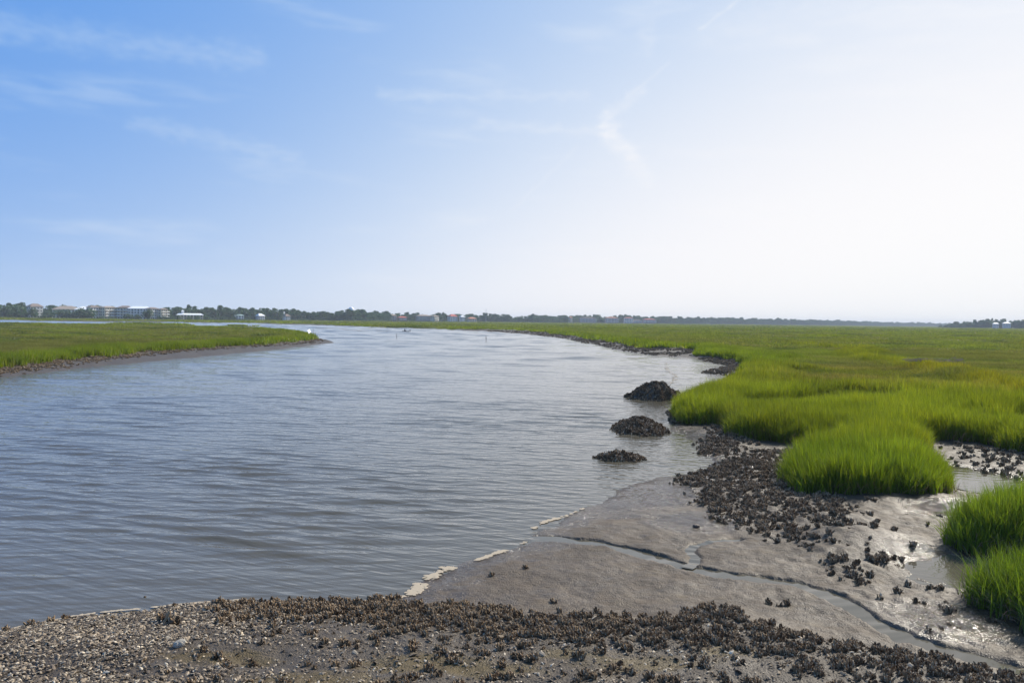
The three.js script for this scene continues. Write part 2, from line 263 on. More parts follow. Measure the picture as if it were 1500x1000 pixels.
// ---------------------------------------------------------------- water
console.log('water');
const waterMat = new THREE.MeshPhysicalMaterial({ color: new THREE.Color().setRGB(0.084, 0.074, 0.053), roughness: 0.04, ior: 1.333, bumpMap: ripples, bumpScale: ripples.userData.height });
ripples.repeat.set(1 / 12, 1 / 12);
{
  const R = rng(9), W = [];
  for (const [lam, amp] of [[2.3, 0.010], [1.6, 0.011], [1.15, 0.011], [0.85, 0.0095], [0.62, 0.0075], [0.47, 0.006], [0.36, 0.0045], [0.27, 0.003]]) for (let k = 0; k < 4; k++) { const l = lam * (0.85 + 0.3 * R()), dir = 0.16 + (R() - 0.5) * 0.6, kk = 2 * Math.PI / l; W.push([Math.sin(dir) * kk, Math.cos(dir) * kk, amp * 0.40, R() * 6.283, l]); }
  for (const lam of [3.2, 4.6, 6.5, 9, 13, 18, 26, 37]) for (let k = 0; k < 3; k++) { const l = lam * (0.85 + 0.3 * R()), dir = 0.16 + (R() - 0.5) * 1.2, kk = 2 * Math.PI / l; W.push([Math.sin(dir) * kk, Math.cos(dir) * kk, 0.026 * l / 6.283, R() * 6.283, l]); } // chop out in the bend
  const rows = radii(9, [[30, r => 0.07], [90, r => 0.07 + (r - 30) * 0.006], [700, r => r * 0.0075], [900, r => 30]]);
  const step = rows.map((r, j) => j ? r - rows[j - 1] : 0.07);
  const vertex = (x, z, r, j) => {
    const d = -landDist(x, z); let y = 0;
    if (d > -0.5) {
      const calm = smooth(-0.2, 3.5, d) * 0.88 + 0.12, gust = 0.45 + 0.75 * smooth(-0.5, 0.6, fbm(x * 0.05, z * 0.09, 3, noiseC)), sp = Math.max(step[j], r * 0.0031);
      for (const [kx, kz, a, ph, l] of W) { const f = smooth(2.5, 5, l / sp) * (l > 2.8 ? 1 - smooth(9, 20, l / sp) : 1); if (f > 0) y += a * f * Math.sin(kx * x - kz * z + ph + 0.8 * noiseB(x * 0.13 + ph, z * 0.13)); }
      y *= calm * gust;
    }
    return { y };
  };
  const g1 = polarSheet(rows, spread(-41, 34, 430), vertex);
  const g2 = polarSheet(radii(9, [[900, r => r * 0.1]]), spread(-110, -40.8, 30), () => ({ y: -0.01 }));
  const w = lone('creek_water', mergeGeometries([g1, g2]), waterMat, 'rippled blue grey tidal creek water', null, null, 'structure');
  const calmMat = waterMat.clone(); calmMat.bumpScale *= 0.2;
  // run-off in the drain across the flat, and in its side runnel
  const ribbon = (P, half, drop, name, label) => {
    const c = new THREE.CatmullRomCurve3(P.map(([x, z]) => new THREE.Vector3(x, 0, z))), n = P.length * 14, p = [], idx = [], uv = []; let prev = -1;
    const levels = []; for (let i = 0; i <= n; i++) { const q = c.getPoint(i / n); const t = c.getTangent(i / n); levels.push(Math.min(...[-1, 0, 1].map(s => groundHeight(q.x - t.z * half * 0.8 * s, q.z + t.x * half * 0.8 * s, false)))); }
    for (let k = 0; k < 3; k++) for (let i = 1; i < n; i++) levels[i] = (levels[i - 1] + levels[i] + levels[i + 1]) / 3;
    for (let i = 0; i <= n; i++) { const q = c.getPoint(i / n), t = c.getTangent(i / n), y = Math.max(0.002, levels[i] - drop); for (const s of [-1, -0.33, 0.33, 1]) { p.push(q.x - t.z * half * s, y, q.z + t.x * half * s); uv.push(q.x, -q.z); } if (i) for (let k = 0; k < 3; k++) { const a = (i - 1) * 4 + k; idx.push(a, a + 4, a + 1, a + 1, a + 4, a + 5); } }
    const g = new THREE.BufferGeometry(); g.setAttribute('position', new THREE.Float32BufferAttribute(p, 3)); g.setAttribute('uv', new THREE.Float32BufferAttribute(uv, 2)); g.setIndex(idx); g.computeVertexNormals();
    lone(name, g, calmMat, label, null, null, 'structure');
  };
  const pool = (x, z, rx, rz, up, label) => {
    const g = new THREE.RingGeometry(0.001, 1, 48, 6); g.rotateX(-Math.PI / 2); const p = g.attributes.position, uv = g.attributes.uv, rim = Array.from({ length: 40 }, (_, i) => groundHeight(x + rx * 1.05 * Math.cos(i * 0.157), z + rz * 1.05 * Math.sin(i * 0.157))), y = Math.min(...rim) + up;
    if (y < groundHeight(x, z) + 0.015) { console.log('dry', label); return; }
    for (let i = 0; i < p.count; i++) { const a = Math.atan2(p.getZ(i), p.getX(i)), k = 0.94 + 0.06 * noiseA(Math.cos(a) * 1.4 + x, Math.sin(a) * 1.4 + z), X = x + p.getX(i) * rx * k, Z = z + p.getZ(i) * rz * k; p.setXYZ(i, X, y, Z); uv.setXY(i, X, -Z); }
    g.computeVertexNormals(); lone('pool_water', g, calmMat, label, null, null, 'structure');
  };
  pool(8.1, -14.2, 1.9, 2.0, -0.004, 'shallow pool between the mud hump and the shade-tinted cordgrass clumps');
  pool(10.4, -18.6, 1.9, 0.85, -0.004, 'narrow shallow pool below the jutting cordgrass clump');
  pool(13.3, -22.6, 1.5, 3.0, -0.004, 'shallow water lying in the gully behind the jutting clump');
  pool(10.4, -28.0, 1.0, 0.7, -0.004, 'small brown puddle in the notch of the grass bank');
  ribbon(CHANNEL, 0.25, 0.03, 'drain_water', 'narrow winding stream of run-off across the mud flat');
  ribbon(RUNNEL, 0.12, 0.022, 'runnel_water', 'short side trickle joining the mud flat stream');
}

// ---------------------------------------------------------------- cordgrass
console.log('grass');
function tuft(seed, blades, radius, width, segs, deadShare) { // unit height; stiff leaning blades, some short dead tan ones low down
  const R = rng(seed), P = [], C = [], I = [];
  for (let b = 0; b < blades; b++) {
    const dead = R() < deadShare, a = R() * 6.283, rr = Math.sqrt(R()) * radius, x0 = Math.cos(a) * rr, z0 = Math.sin(a) * rr, h = dead ? 0.25 + 0.35 * R() : 0.55 + 0.5 * R() ** 0.8, dir = R() * 6.283, lean = (dead ? 0.25 + 0.5 * R() : 0.06 + 0.26 * R() * R()) * h, ta = R() * 6.283, w = width * (0.6 + 0.8 * R());
    const v = 0.62 + 0.76 * R(), col = dead ? (R() < 0.3 ? [0.30 * v, 0.22 * v, 0.12 * v] : [0.11 * v, 0.082 * v, 0.042 * v]) : [0.190 * v * (0.85 + 0.3 * R()), 0.255 * v, 0.008 * v];
    const tx = Math.cos(ta) * w / 2, tz = Math.sin(ta) * w / 2, base = P.length / 3;
    for (let s = 0; s <= segs; s++) { const t = s / segs, k = lean * t * t * (1 + 0.5 * t), cx = x0 + Math.cos(dir) * k, cz = z0 + Math.sin(dir) * k, y = h * t * (1 - 0.12 * t * lean / h); const ww = s === segs ? 0 : 1 - 0.55 * t; if (ww) { P.push(cx - tx * ww, y, cz - tz * ww, cx + tx * ww, y, cz + tz * ww); C.push(...col, ...col); } else { P.push(cx, y, cz); C.push(...col); } }
    for (let s = 0; s < segs; s++) { const q = base + s * 2; if (s < segs - 1) I.push(q, q + 1, q + 2, q + 1, q + 3, q + 2); else I.push(q, q + 1, q + 2); }
  }
  const g = new THREE.BufferGeometry(); g.setAttribute('position', new THREE.Float32BufferAttribute(P, 3)); g.setAttribute('color', new THREE.Float32BufferAttribute(C, 3)); g.setIndex(I); g.computeVertexNormals(); return g;
}
const grassMat = new THREE.MeshPhysicalMaterial({ color: 0xffffff, vertexColors: true, roughness: 1, transmission: 0.5, thickness: 0, side: THREE.DoubleSide, specularIntensity: 0.5 });
const T0 = tuft(1, 50, 0.22, 0.017, 3, 0.26), T1 = tuft(2, 64, 0.42, 0.034, 2, 0.2), T2 = tuft(3, 60, 1.0, 0.10, 2, 0.10), T3 = tuft(4, 60, 4.2, 0.42, 2, 0.08);
function grassLook(x, z, g, r) { // [height, tint] : tall bright fringe by the creeks, short dull flats inside
  const rid = r < 190 ? lineDist(RIDGE, x, z) : 99, n = fbm(x / 9, z / 13, 4), m = fbm(x / 38, z / 60, 3, noiseB), q = fbm(x / 3.4 + 30, z / 4.2, 3, noiseC);
  const east = x > 0 && r < 62 ? smooth(62, 44, r) : 0;
  const fr = smooth(9, 0.5, g + 2.5 * n), ri = Math.exp(-((rid / (1.6 + 0.6 * n)) ** 2));
  let tall = Math.max(fr, ri, east * (1 - smooth(24, 30, x - (-z - 45) * 0.1)));
  const far = smooth(60, 260, r);
  tall = Math.max(tall, far * smooth(-0.1, 0.5, m) * 0.8);
    const hi = r < 27 ? 1 : Math.max(smooth(-0.06, 0.06, fbm(x / 15 + 4, z / 7.5 + 2, 3, noiseB) + 0.0), x > 0 && r < 60 ? smooth(2.6, 1.2, g) : ri, r < 140 ? smooth(4, 2, g) : 1);
  const h = mix(0.40 + 0.1 * n, mix(0.40, 1.12, hi) + 0.1 * q, tall) * (0.92 + 0.2 * q) * smooth(-0.25, 0.6, g + 0.25) * mix(0.8, 1, smooth(0, r < 60 ? 0.9 : 2.5, g)) * (r < 60 ? 1.04 : 1) * (x > 7 && z > -19 ? 0.92 : 1);
  const dull = clamp(1 - tall + 0.25 * n), brown = smooth(-0.15, 0.45, m + 0.35 * n + 0.2 * smooth(20, 60, x) + 0.35 * smooth(-30, -45, x)) * dull;
  let c = [mix(1.0, 1.0, dull), mix(1.0, 0.90, dull), mix(1.0, 2.0, dull)];
  c = [mix(c[0], 0.92, brown * 0.6), mix(c[1], 0.58, brown * 0.6), mix(c[2], 5, brown * 0.6)];
  const yel = ri * 0.8 + 0.3 * smooth(0, 0.6, q) * tall * hi, v = (0.80 + 0.36 * smooth(-0.5, 0.6, n + 0.5 * q)) * mix(0.68, 1, Math.max(hi, 1 - tall));
  if (x > 0 && r > 26 && r < 75) c = [c[0] * 1.14, c[1], c[2]]; else if (x > 6.5 && z > -19) c = [c[0] * 0.72, c[1] * 0.78, c[2]];  // the two edge clumps have shade put into their tint
  const rush = r > 60 ? smooth(0.15, 0.5, fbm(x / (10 + r * 0.08) + 90, z / (5 + r * 0.05), 3, noiseC)) * (1 - fr) : 0; // darker rush among the cordgrass
  c = [mix(c[0], 0.42, rush * 0.7), mix(c[1], 0.44, rush * 0.7), mix(c[2], 2.5, rush * 0.7)];
  return [h, [c[0] * (1 + 0.32 * yel) * v, c[1] * v * (1 + 0.05 * yel), c[2] * v]];
}
const stands = {};
function sow(seed, r0, r1, a0, a1, perArea, fall, geoKey, spreadOf) {
  const R = rng(seed), area = (a1 - a0) * RAD * (fall === 2 ? r0 * r0 * Math.log(r1 / r0) : (r1 * r1 - r0 * r0) / 2), n = Math.round(area * perArea);
  for (let i = 0; i < n; i++) {
    const r = fall === 2 ? r0 * (r1 / r0) ** R() : Math.sqrt(mix(r0 * r0, r1 * r1, R())), a = mix(a0, a1, R()) * RAD, x = r * Math.sin(a), z = -r * Math.cos(a), u = R(), t = R(), w1 = R(), w2 = R();
    const g = grassDist(x, z); if (g < -0.02) continue;
    if (landDist(x, z) < 0.1) continue;
    if (x < -30 && r < 230 && g < 1.6 && fbm(x / 1.1 + 12, z / 1.6, 2, noiseB) > 0.12 + 0.25 * g) continue; // ragged gaps in the fringe across the creek
    const [h, c] = grassLook(x, z, g, r); if (h < 0.15) continue;
    let key = spreadOf(x, z, r);
    const grow = fall === 2 ? (r / r0) ** 0.75 : 1, jit = 0.8 + 0.27 * u + (u > 0.95 ? 0.12 : 0);
    (stands[key] ??= { geo: geoKey, list: [] }).list.push({ p: [x, groundHeight(x, z) - 0.03, z], turn: t * 6.283, tx: (w1 - 0.5) * 0.1, tz: (w2 - 0.5) * 0.1, s: [grow * (0.8 + 0.5 * w1), h * jit, grow * (0.8 + 0.5 * w2)], c: c.map(v => v * (0.9 + 0.2 * w2)) });
  }
}
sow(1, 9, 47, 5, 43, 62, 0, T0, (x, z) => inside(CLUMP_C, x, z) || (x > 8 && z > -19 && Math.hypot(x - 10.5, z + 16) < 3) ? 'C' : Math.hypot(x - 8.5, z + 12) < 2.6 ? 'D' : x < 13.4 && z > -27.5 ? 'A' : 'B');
sow(2, 46, 125, -43, 43, 9, 0, T1, (x) => x > 0 ? 'E' : 'W');
sow(3, 123, 420, -42, 42, 1.1, 2, T2, (x, z) => x < -30 && signed(GRASS_WEST, x, z) > -3 ? 'W2' : 'E2');
sow(4, 400, 4200, -41, 41, 0.05, 2, T3, () => 'F');
const STAND_LABELS = {
  A: ['cordgrass_clump', 'tall bright green cordgrass clump jutting onto the mud flat beside dark oysters'],
  C: ['cordgrass_clump', 'green cordgrass clump darkened by painted shade beside the wet pool, the larger of two'],
  D: ['cordgrass_clump', 'cordgrass clump darkened by painted shade near the run-off stream, the lower of two beside the wet pool'],
  B: ['marsh_grass', 'bright green tall cordgrass lobes on the creek bank behind the jutting clump'],
  E: ['marsh_grass', 'yellow green marsh grass with tall ridges beyond the near lobes'],
  W: ['marsh_grass', 'green cordgrass fringe of the marsh point across the creek'],
  W2: ['marsh_grass', 'olive grass on the marsh point behind its fringe'],
  E2: ['marsh_grass', 'green and olive grass flats at the bend of the creek'],
  F: ['marsh_grass', 'far flat marsh grass running to the wooded shore'] };
const grassCount = {};
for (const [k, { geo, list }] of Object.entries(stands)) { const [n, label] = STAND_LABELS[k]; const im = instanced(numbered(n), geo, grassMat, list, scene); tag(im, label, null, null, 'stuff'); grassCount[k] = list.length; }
console.log(JSON.stringify(grassCount));

// ---------------------------------------------------------------- oysters
console.log('oysters');
function shellGeo(R, w, h, t) {
  const g = new THREE.SphereGeometry(1, 6, 4), p = g.attributes.position;
  for (let i = 0; i < p.count; i++) { const y = p.getY(i), k = 0.85 + 0.2 * Math.sin(i * 12.9 + w * 900); p.setXYZ(i, p.getX(i) * w * (0.8 + 0.35 * y) * k, (y + 0.9) * h, p.getZ(i) * t + 0.35 * w * (y * y - 0.3)); }
  g.deleteAttribute('uv'); return g.toNonIndexed();
}
function paint(g, col) { const n = g.attributes.position.count, c = new Float32Array(n * 3); for (let i = 0; i < n; i++) { const k = 0.9 + 0.2 * ((i * 7919) % 13) / 13; c[i * 3] = col[0] * k; c[i * 3 + 1] = col[1] * k; c[i * 3 + 2] = col[2] * k; } g.setAttribute('color', new THREE.BufferAttribute(c, 3)); return g; }
function clusterGeo(seed, n, size) {
  const R = rng(seed), L = [];
  for (let i = 0; i < n; i++) {
    const h = size * (0.16 + 0.34 * R() * R() + 0.1 * R()), g = shellGeo(R, h * (0.34 + 0.2 * R()), h, h * (0.16 + 0.12 * R())), k = R();
    const tone = 0.65 + 0.7 * R(); paint(g, k < 0.5 ? [0.105, 0.062, 0.028].map(v => v * tone) : k < 0.84 ? [0.25, 0.168, 0.09].map(v => v * tone) : [0.52, 0.405, 0.27].map(v => v * tone));
    const a = R() * 6.283, til = 1.35 * R() * R() + 0.12, sp = R() * 6.283;
    g.rotateY(R() * 6.283); g.rotateX(til); g.rotateY(a); const rr = Math.sqrt(R()); g.translate(Math.sin(sp) * size * 0.42 * rr, -0.05 * size + 0.32 * size * (1 - rr) * R(), Math.cos(sp) * size * 0.36 * rr);
    L.push(g);
  }
  const m = mergeGeometries(L); m.computeVertexNormals(); return m;
}
const shellMat = new THREE.MeshStandardMaterial({ color: 0xffffff, vertexColors: true, roughness: 0.85 });
const clusters = [0, 1, 2, 3, 4, 5].map(i => clusterGeo(100 + i * 7, 16 + i * 3, 1));
const looseShell = (() => { const R = rng(77); const a = paint(shellGeo(R, 0.36, 0.5, 0.12), [1, 1, 1]); a.rotateX(1.4); a.translate(0, 0.08, -0.45); a.computeVertexNormals(); return a; })();
const OY = []; // every upright cluster: {x, z, s, zone}
function scatter(seed, x0, x1, z0, z1, perArea, accept, zone, size) { const R = rng(seed), n = Math.round((x1 - x0) * (z1 - z0) * perArea); for (let i = 0; i < n; i++) { const x = mix(x0, x1, R()), z = mix(z0, z1, R()), u = R(), t = R(), v = R(); const a = accept(x, z); if (u < a) OY.push({ x, z, s: size * (0.45 + 1.05 * v * v * v + 0.35 * t), turn: t * 6.283, zone, k: v }); } }
const patch = (x, z) => fbm(x * 1.1, z * 1.5, 4, noiseB), speck = (x, z) => fbm(x * 3.1, z * 4.1, 3, noiseC);
// the bank in front: a dense ragged band along its outer edge, patches behind
scatter(1, -7.5, 7, -13.3, -8.2, 300, (x, z) => {
  const ins = inside(SHELL_BANK, x, z), d = lineDist(BANK_FRONT, x, z) * (ins ? 1 : -1), e = landDist(x, z); if (d < -0.3 || e < -0.15) return 0;
  const sd = x < -2.03 ? lineDist(SHORE, x, z) : d, p = patch(x, z), q = speck(x, z);
  const wide = x < -4.4 ? 0.1 : x < -1 ? 0.95 : x < 3.4 ? 1.05 : 0.75;
  const band = smooth(wide + 0.5, wide * 0.5, sd + 0.45 * p) * smooth(-0.25, 0.12, sd + 0.2 * q);
  const back = smooth(0.12, 0.42, p * 0.75 + q * 0.55) * smooth(-5.5, -1.0, x) * 0.75;
  const open = smooth(-1.5, 1.5, x), clump = smooth(-0.12, 0.18, fbm(x * 2.2 + 50, z * 2.8, 3, noiseA) + 0.08);
  return (x < -4.6 ? 0.05 : 1) * Math.max(band * smooth(-0.75, -0.1, q + 0.35) * mix(1, clump, 0.8 * open), back);
}, 'bank', 0.078);
// the reef on the slope under the jutting clump
scatter(2, 4.2, 10, -28.5, -12.8, 130, (x, z) => { const d = signed(REEF_R, x, z), p = patch(x * 0.8 + 9, z * 0.8), q = speck(x, z); if (landDist(x, z) < -0.1 || grassDist(x, z) > 0.2) return 0; const dense = smooth(-0.35, 0.5, d + 0.4 * p), hump = smooth(-16.8, -18.6, z); return dense * mix(smooth(0.05, 0.35, p + 0.5 * q) * 0.8, smooth(-0.55, 0.1, p + q * 0.5), Math.max(hump, smooth(6.5, 5.6, x) * smooth(-15, -16.5, z))); }, 'reef', 0.092);
scatter(3, 5.8, 10, -35.5, -26, 80, (x, z) => { if (landDist(x, z) < -0.1 || grassDist(x, z) > 0.2) return 0; return smooth(-0.5, 0.4, signed(REEF_M, x, z) + 0.6 * patch(x, z)) * smooth(-0.4, 0.2, speck(x, z) + 0.2); }, 'reef', 0.105);
scatter(4, 13, 18.5, -29.5, -21, 45, (x, z) => smooth(-0.3, 0.5, signed(REEF_Q, x, z) + 0.6 * patch(x, z)) * smooth(-0.2, 0.3, speck(x, z)), 'gully', 0.11);
scatter(5, 5.8, 8, -13.3, -10.8, 34, (x, z) => lineDist(CHANNEL, x, z) < 0.3 ? 0 : smooth(-0.3, 0.4, signed(REEF_T, x, z) + 0.4 * patch(x, z)) * smooth(-0.1, 0.3, speck(x, z)), 'gully', 0.1);
for (const [x, z] of [[0.72, -12.38], [0.77, -11.94], [0.30, -14.24], [4.08, -12.34], [4.2, -12.25], [4.35, -12.3], [3.01, -11.77], [2.9, -11.72], [8.59, -19.04], [8.75, -18.95], [6.07, -17.45], [5.46, -17.90], [5.93, -18.44], [-0.31, -13.87], [6.70, -13.27], [6.95, -13.07], [7.1, -13.0], [10.90, -18.49], [9.75, -17.99], [9.1, -17.2], [-5.84, -12.61], [-6.55, -11.65], [6.22, -13.60], [5.89, -12.50], [7.9, -17.0], [8.3, -20.2], [5.2, -18.8]]) OY.push({ x, z, s: 0.12, turn: x * 40, zone: 'flat', k: Math.abs(Math.sin(x * 9)) });
OY.push({ x: -4.94, z: -11.30, s: 0.26, turn: 1, zone: 'dark', k: 0.2 }, { x: -4.78, z: -11.24, s: 0.2, turn: 3, zone: 'dark', k: 0.6 });
OY.sort((a, b) => b.s / Math.hypot(b.x, b.z) - a.s / Math.hypot(a.x, a.z));
const OY_LABEL = {
  foam: ['upright oyster cluster beside the cream foam patch where bank meets mud flat', 'oyster clusters by the foam patch'],
  creek: ['oyster cluster in the first row of the shell bank, at the creek water edge', 'oyster clusters at the water edge'],
  mudrow: ['oyster cluster in the outer row of the shell bank, facing the smooth mud flat', 'oyster clusters facing the mud flat'],
  stream: ['oyster cluster on the shell bank spur close to the run-off stream', 'oyster clusters by the run-off stream'],
  ochre: ['oyster cluster among the ochre algae stains behind the crowded shell band', 'oyster clusters on the algae stains'],
  pale: ['brown oyster cluster rising from the carpet of pale loose shells', 'oyster clusters among loose shells'],
  big: ['extra large oyster cluster inside the crowded shell band', 'large oyster clusters in the shell band'],
  bank: ['middling oyster cluster inside the crowded brown shell band', 'oyster clusters in the shell band'],
  reef: ['upright oyster cluster on the dark reef below the jutting grass clump', 'oyster clusters on the reef'],
  gully: ['small oyster cluster scattered on wet mud near the cordgrass edge', 'oyster clusters in the gully'],
  flat: ['lone oyster cluster stuck on the bare smooth mud flat', 'lone oyster clusters on the flat'],
  dark: ['large blackish oyster cluster standing up among pale loose shells', 'blackish clusters among pale shells'] };
const zoneOf = o => {
  if (o.zone !== 'bank') return o.zone;
  const { x, z } = o, d = lineDist(BANK_FRONT, x, z);
  if (Math.hypot(x + 1.7, z + 12.7) < 0.45) return 'foam';
  if (x > 3.6 && lineDist(CHANNEL, x, z) < 0.85) return 'stream';
  if (x < -2 && lineDist(SHORE, x, z) < 0.3) return 'creek';
  if (x < -4.2) return 'pale';
  if (x > -1.6 && d < 0.28) return 'mudrow';
  if (ALGAE.some(([cx, cz, rx, rz]) => ((x - cx) / rx) ** 2 + ((z - cz) / rz) ** 2 < 0.6)) return 'ochre';
  return o.s > 0.125 ? 'big' : 'bank';
};
const inView = o => Math.abs(o.x) < -o.z * 0.66 && o.z < -9.0;
const rest = [[], [], [], [], [], []]; let alone = 0;
for (const o of OY) {
  const v = Math.floor(o.k * 5.99), y = groundHeight(o.x, o.z), s = o.s, sy = s * (0.7 + 0.35 * o.k);
  if (alone < 295 && inView(o)) { alone++; const m = lone('oyster_cluster', clusters[v], shellMat, OY_LABEL[zoneOf(o)][0], 'oyster cluster', OY_LABEL[zoneOf(o)][1]); m.position.set(o.x, y, o.z); m.rotation.y = o.turn; m.scale.set(s, sy, s); }
  else rest[v].push({ p: [o.x, y, o.z], turn: o.turn, s: [s, sy, s] });
}
const oysterBed = thing('oyster_bed', 'scattered small upright oysters covering the mud bank and reef', null); oysterBed.userData.kind = 'stuff';
rest.forEach((l, i) => { if (l.length) instanced('oyster_shells', clusters[i], shellMat, l, oysterBed).userData.kind = 'stuff'; });
console.log('clusters', OY.length);
// loose pale shells
{
  const R = rng(31), list = [];
  for (let i = 0; i < 75000; i++) {
    const x = mix(-8.5, 6, R()), z = mix(-13, -8.2, R()), u = R(), a = R(), b = R(), c = R(), d = R(); if (landDist(x, z) < -0.02 || !inside(SHELL_BANK, x, z)) continue;
    const p = patch(x, z), q = speck(x * 0.8, z * 0.8), west = smooth(-2.2, -4.6, x + 0.6 * p), back = smooth(0.1, -0.3, q);
    let keep = west * mix(1, 0.35, smooth(0.1, 0.5, p)) + (1 - west) * 0.16; if (x > -4.4 && x < -2.6 && z > -10.4 && z < -9.6) keep *= 0.2;
    if (u > keep) continue;
    const v = 0.6 + 0.8 * a * a, pale = b < 0.5 ? [0.28, 0.215, 0.145] : b < 0.82 ? [0.11, 0.083, 0.06] : [0.52, 0.43, 0.31], s = 0.026 + 0.034 * c * c + (d < 0.02 ? 0.05 : 0);
    list.push({ p: [x, groundHeight(x, z) + 0.004 + 0.012 * west * d, z], turn: c * 50, tx: (a - 0.5) * 1.3, tz: (d - 0.5) * 1.3, s: [s * 1.1, s, s * 1.2], c: pale.map(k => k * v) });
  }
  const im = instanced(numbered('loose_shells'), looseShell, shellMat, list, scene); tag(im, 'pale loose oyster shells carpeting the creek bank', null, null, 'stuff');
  console.log('loose', list.length);
}
// three oyster mounds off the bank
function mound(label, x, z, rx, rz, h, n, seed, lop) {
  const t = thing('oyster_mound', label, 'oyster mound', [x, -0.02, z], 0, 'oyster mounds in the creek edge'), R = rng(seed), g = new THREE.SphereGeometry(1, 40, 14, 0, 6.283, 0, Math.PI / 2), p = g.attributes.position;
  const hAt = (u, v) => { const q = Math.hypot(u, v); return h * Math.max(0, 1 - q ** 1.7) * (1 + 0.25 * noiseA(u * 2 + seed, v * 2)) * (1 + lop * u); };
  const edge = a => 1 + 0.16 * noiseB(Math.cos(a) * 1.5 + seed, Math.sin(a) * 1.5);
  for (let i = 0; i < p.count; i++) { const a = Math.atan2(p.getZ(i), p.getX(i)), q = Math.acos(clamp(p.getY(i))) / (Math.PI / 2), u = Math.cos(a) * q, v = Math.sin(a) * q, e = edge(a); p.setXYZ(i, u * rx * e, hAt(u, v) - 0.08, v * rz * e); }
  g.computeVertexNormals(); mesh('mud_core', g, std(0.075, 0.055, 0.036, 0.7, { bumpMap: mudBump, bumpScale: 0.02 }), t);
  const lists = [[], [], []];
  for (let i = 0; i < n; i++) { const a = R() * 6.283, q = Math.sqrt(R()) * 1.04, u = Math.cos(a) * q, v = Math.sin(a) * q, e = edge(a), s = 0.09 + 0.08 * R(); lists[i % 3].push({ p: [u * rx * e, hAt(u, v) - 0.07, v * rz * e], turn: R() * 6.283, tx: (R() - 0.5) * 0.7, tz: (R() - 0.5) * 0.7, s: [s, s * (0.8 + 0.5 * R()), s] }); }
  lists.forEach((l, i) => { const im = instanced('shells', clusters[i * 2], shellMat, l, t); im.userData.kind = 'stuff'; });
}
mound('tall rounded oyster mound in the water beside the green grass point', 8.5, -47.2, 1.72, 1.7, 0.95, 1500, 3, 0.05);
mound('broad flat oyster mound joined to the mud below the grass point', 5.35, -33.2, 1.2, 2.0, 0.5, 1300, 5, 0.1);
mound('small low oyster mound standing alone in shallow water', 3.6, -26.1, 0.88, 0.62, 0.24, 480, 8, -0.1);
// rubble of oysters along the farther banks
{
  const east = [[], [], []], west = [[], [], []], R = rng(61);
  for (let i = 0; i < 160000; i++) {
    const r = 36 * (330 / 36) ** R(), a = mix(-36, 24, R()) * RAD, x = r * Math.sin(a), z = -r * Math.cos(a), u = R(), v = R(), w = R();
    const d = landDist(x, z); if (d < -0.2 || d > 11) continue; const g = grassDist(x, z); if (g > 0.4) continue;
    const n = fbm(x / 6, z / 9, 3, noiseC), right = x > -25 && z > -400;
    const keep = right ? smooth(-0.3, 0.3, n + (r < 90 ? 0.25 : 0.1)) : smooth(-3.0, -0.6, g) * smooth(-0.5, 0.2, n + 0.1);
    if (u > keep) continue;
    const s = (0.10 + 0.09 * v) * (1 + r / 300); (right ? east : west)[i % 3].push({ p: [x, groundHeight(x, z) - 0.01, z], turn: w * 6.283, s: [s * 1.3, s * (right ? 0.9 : 0.7), s * 1.3], c: right ? [0.7, 0.7, 0.7] : [0.72, 0.74, 0.78] });
  }
  for (const [l, label] of [[east, 'dark oyster rubble on the muddy bank edging the bright grass'], [west, 'brown oyster rubble below the grass of the marsh point']]) { const t = thing('oyster_rubble', label, null); t.userData.kind = 'stuff'; l.forEach((k, i) => { if (k.length) instanced('rubble_shells', clusters[i * 2 + 1], shellMat, k, t).userData.kind = 'stuff'; }); console.log(label, l.map(k => k.length)); }
}
// foam left along the water's edge
{
  const R = rng(71), g = new THREE.IcosahedronGeometry(1, 1), mat = std(0.34, 0.28, 0.20, 0.9);
  const line = (label, P, n, w, s0, y) => { const list = [], c = new THREE.CatmullRomCurve3(P.map(([x, z]) => new THREE.Vector3(x, 0, z))); for (let i = 0; i < n; i++) { const u = R(), q = c.getPoint(u), k = fbm(q.x * 2.4, q.z * 2.4, 3, noiseC), v = (R() + R() - 1) * w * (0.35 + Math.max(0, k + 0.4)); if (k < 0.02 - 0.35 * R()) continue; const s = s0 * (0.3 + R() ** 2); const X = q.x + v, Z = q.z + v * 0.4; list.push({ p: [X, Math.max(0.012, groundHeight(X, Z) + 0.004) + y, Z], turn: R() * 6, s: [s * 1.5, 0.003 + 0.05 * s, s] }); } const im = instanced(numbered('sea_foam'), g, mat, list, scene); tag(im, label, null, null, 'stuff'); };
  line('cream foam patch where the shell bank meets the mud flat', [[-1.95, -12.66], [-1.6, -12.93], [-1.5, -13.37], [-1.28, -14.00], [-1.0, -14.4]], 620, 0.13, 0.034, 0);
  line('cream foam line on the mud flat edge between patches', [[-0.62, -14.77], [-0.3, -15.2], [-0.02, -15.5]], 300, 0.06, 0.03, 0);
  line('small foam dab at the mouth of the run-off stream', [[0.22, -15.93], [0.42, -16.15]], 50, 0.05, 0.018, 0);
  line('cream foam line on the far side of the stream mouth', [[0.5, -17.1], [0.82, -17.75], [1.2, -18.14], [1.8, -19.1]], 300, 0.06, 0.032, 0);
  line('thin white foam edging the pale shell bank', [[-7.6, -10.9], [-7.18, -11.2], [-6.82, -11.5], [-6.29, -11.88], [-5.69, -12.1], [-5.0, -12.36], [-4.2, -12.56]], 800, 0.03, 0.024, 0.002);
  line('pale foam streak in the shallow cove by the tall oyster mound', [[11.6, -58], [13.8, -67], [14.9, -76], [17.5, -90]], 420, 0.3, 0.06, 0);
}
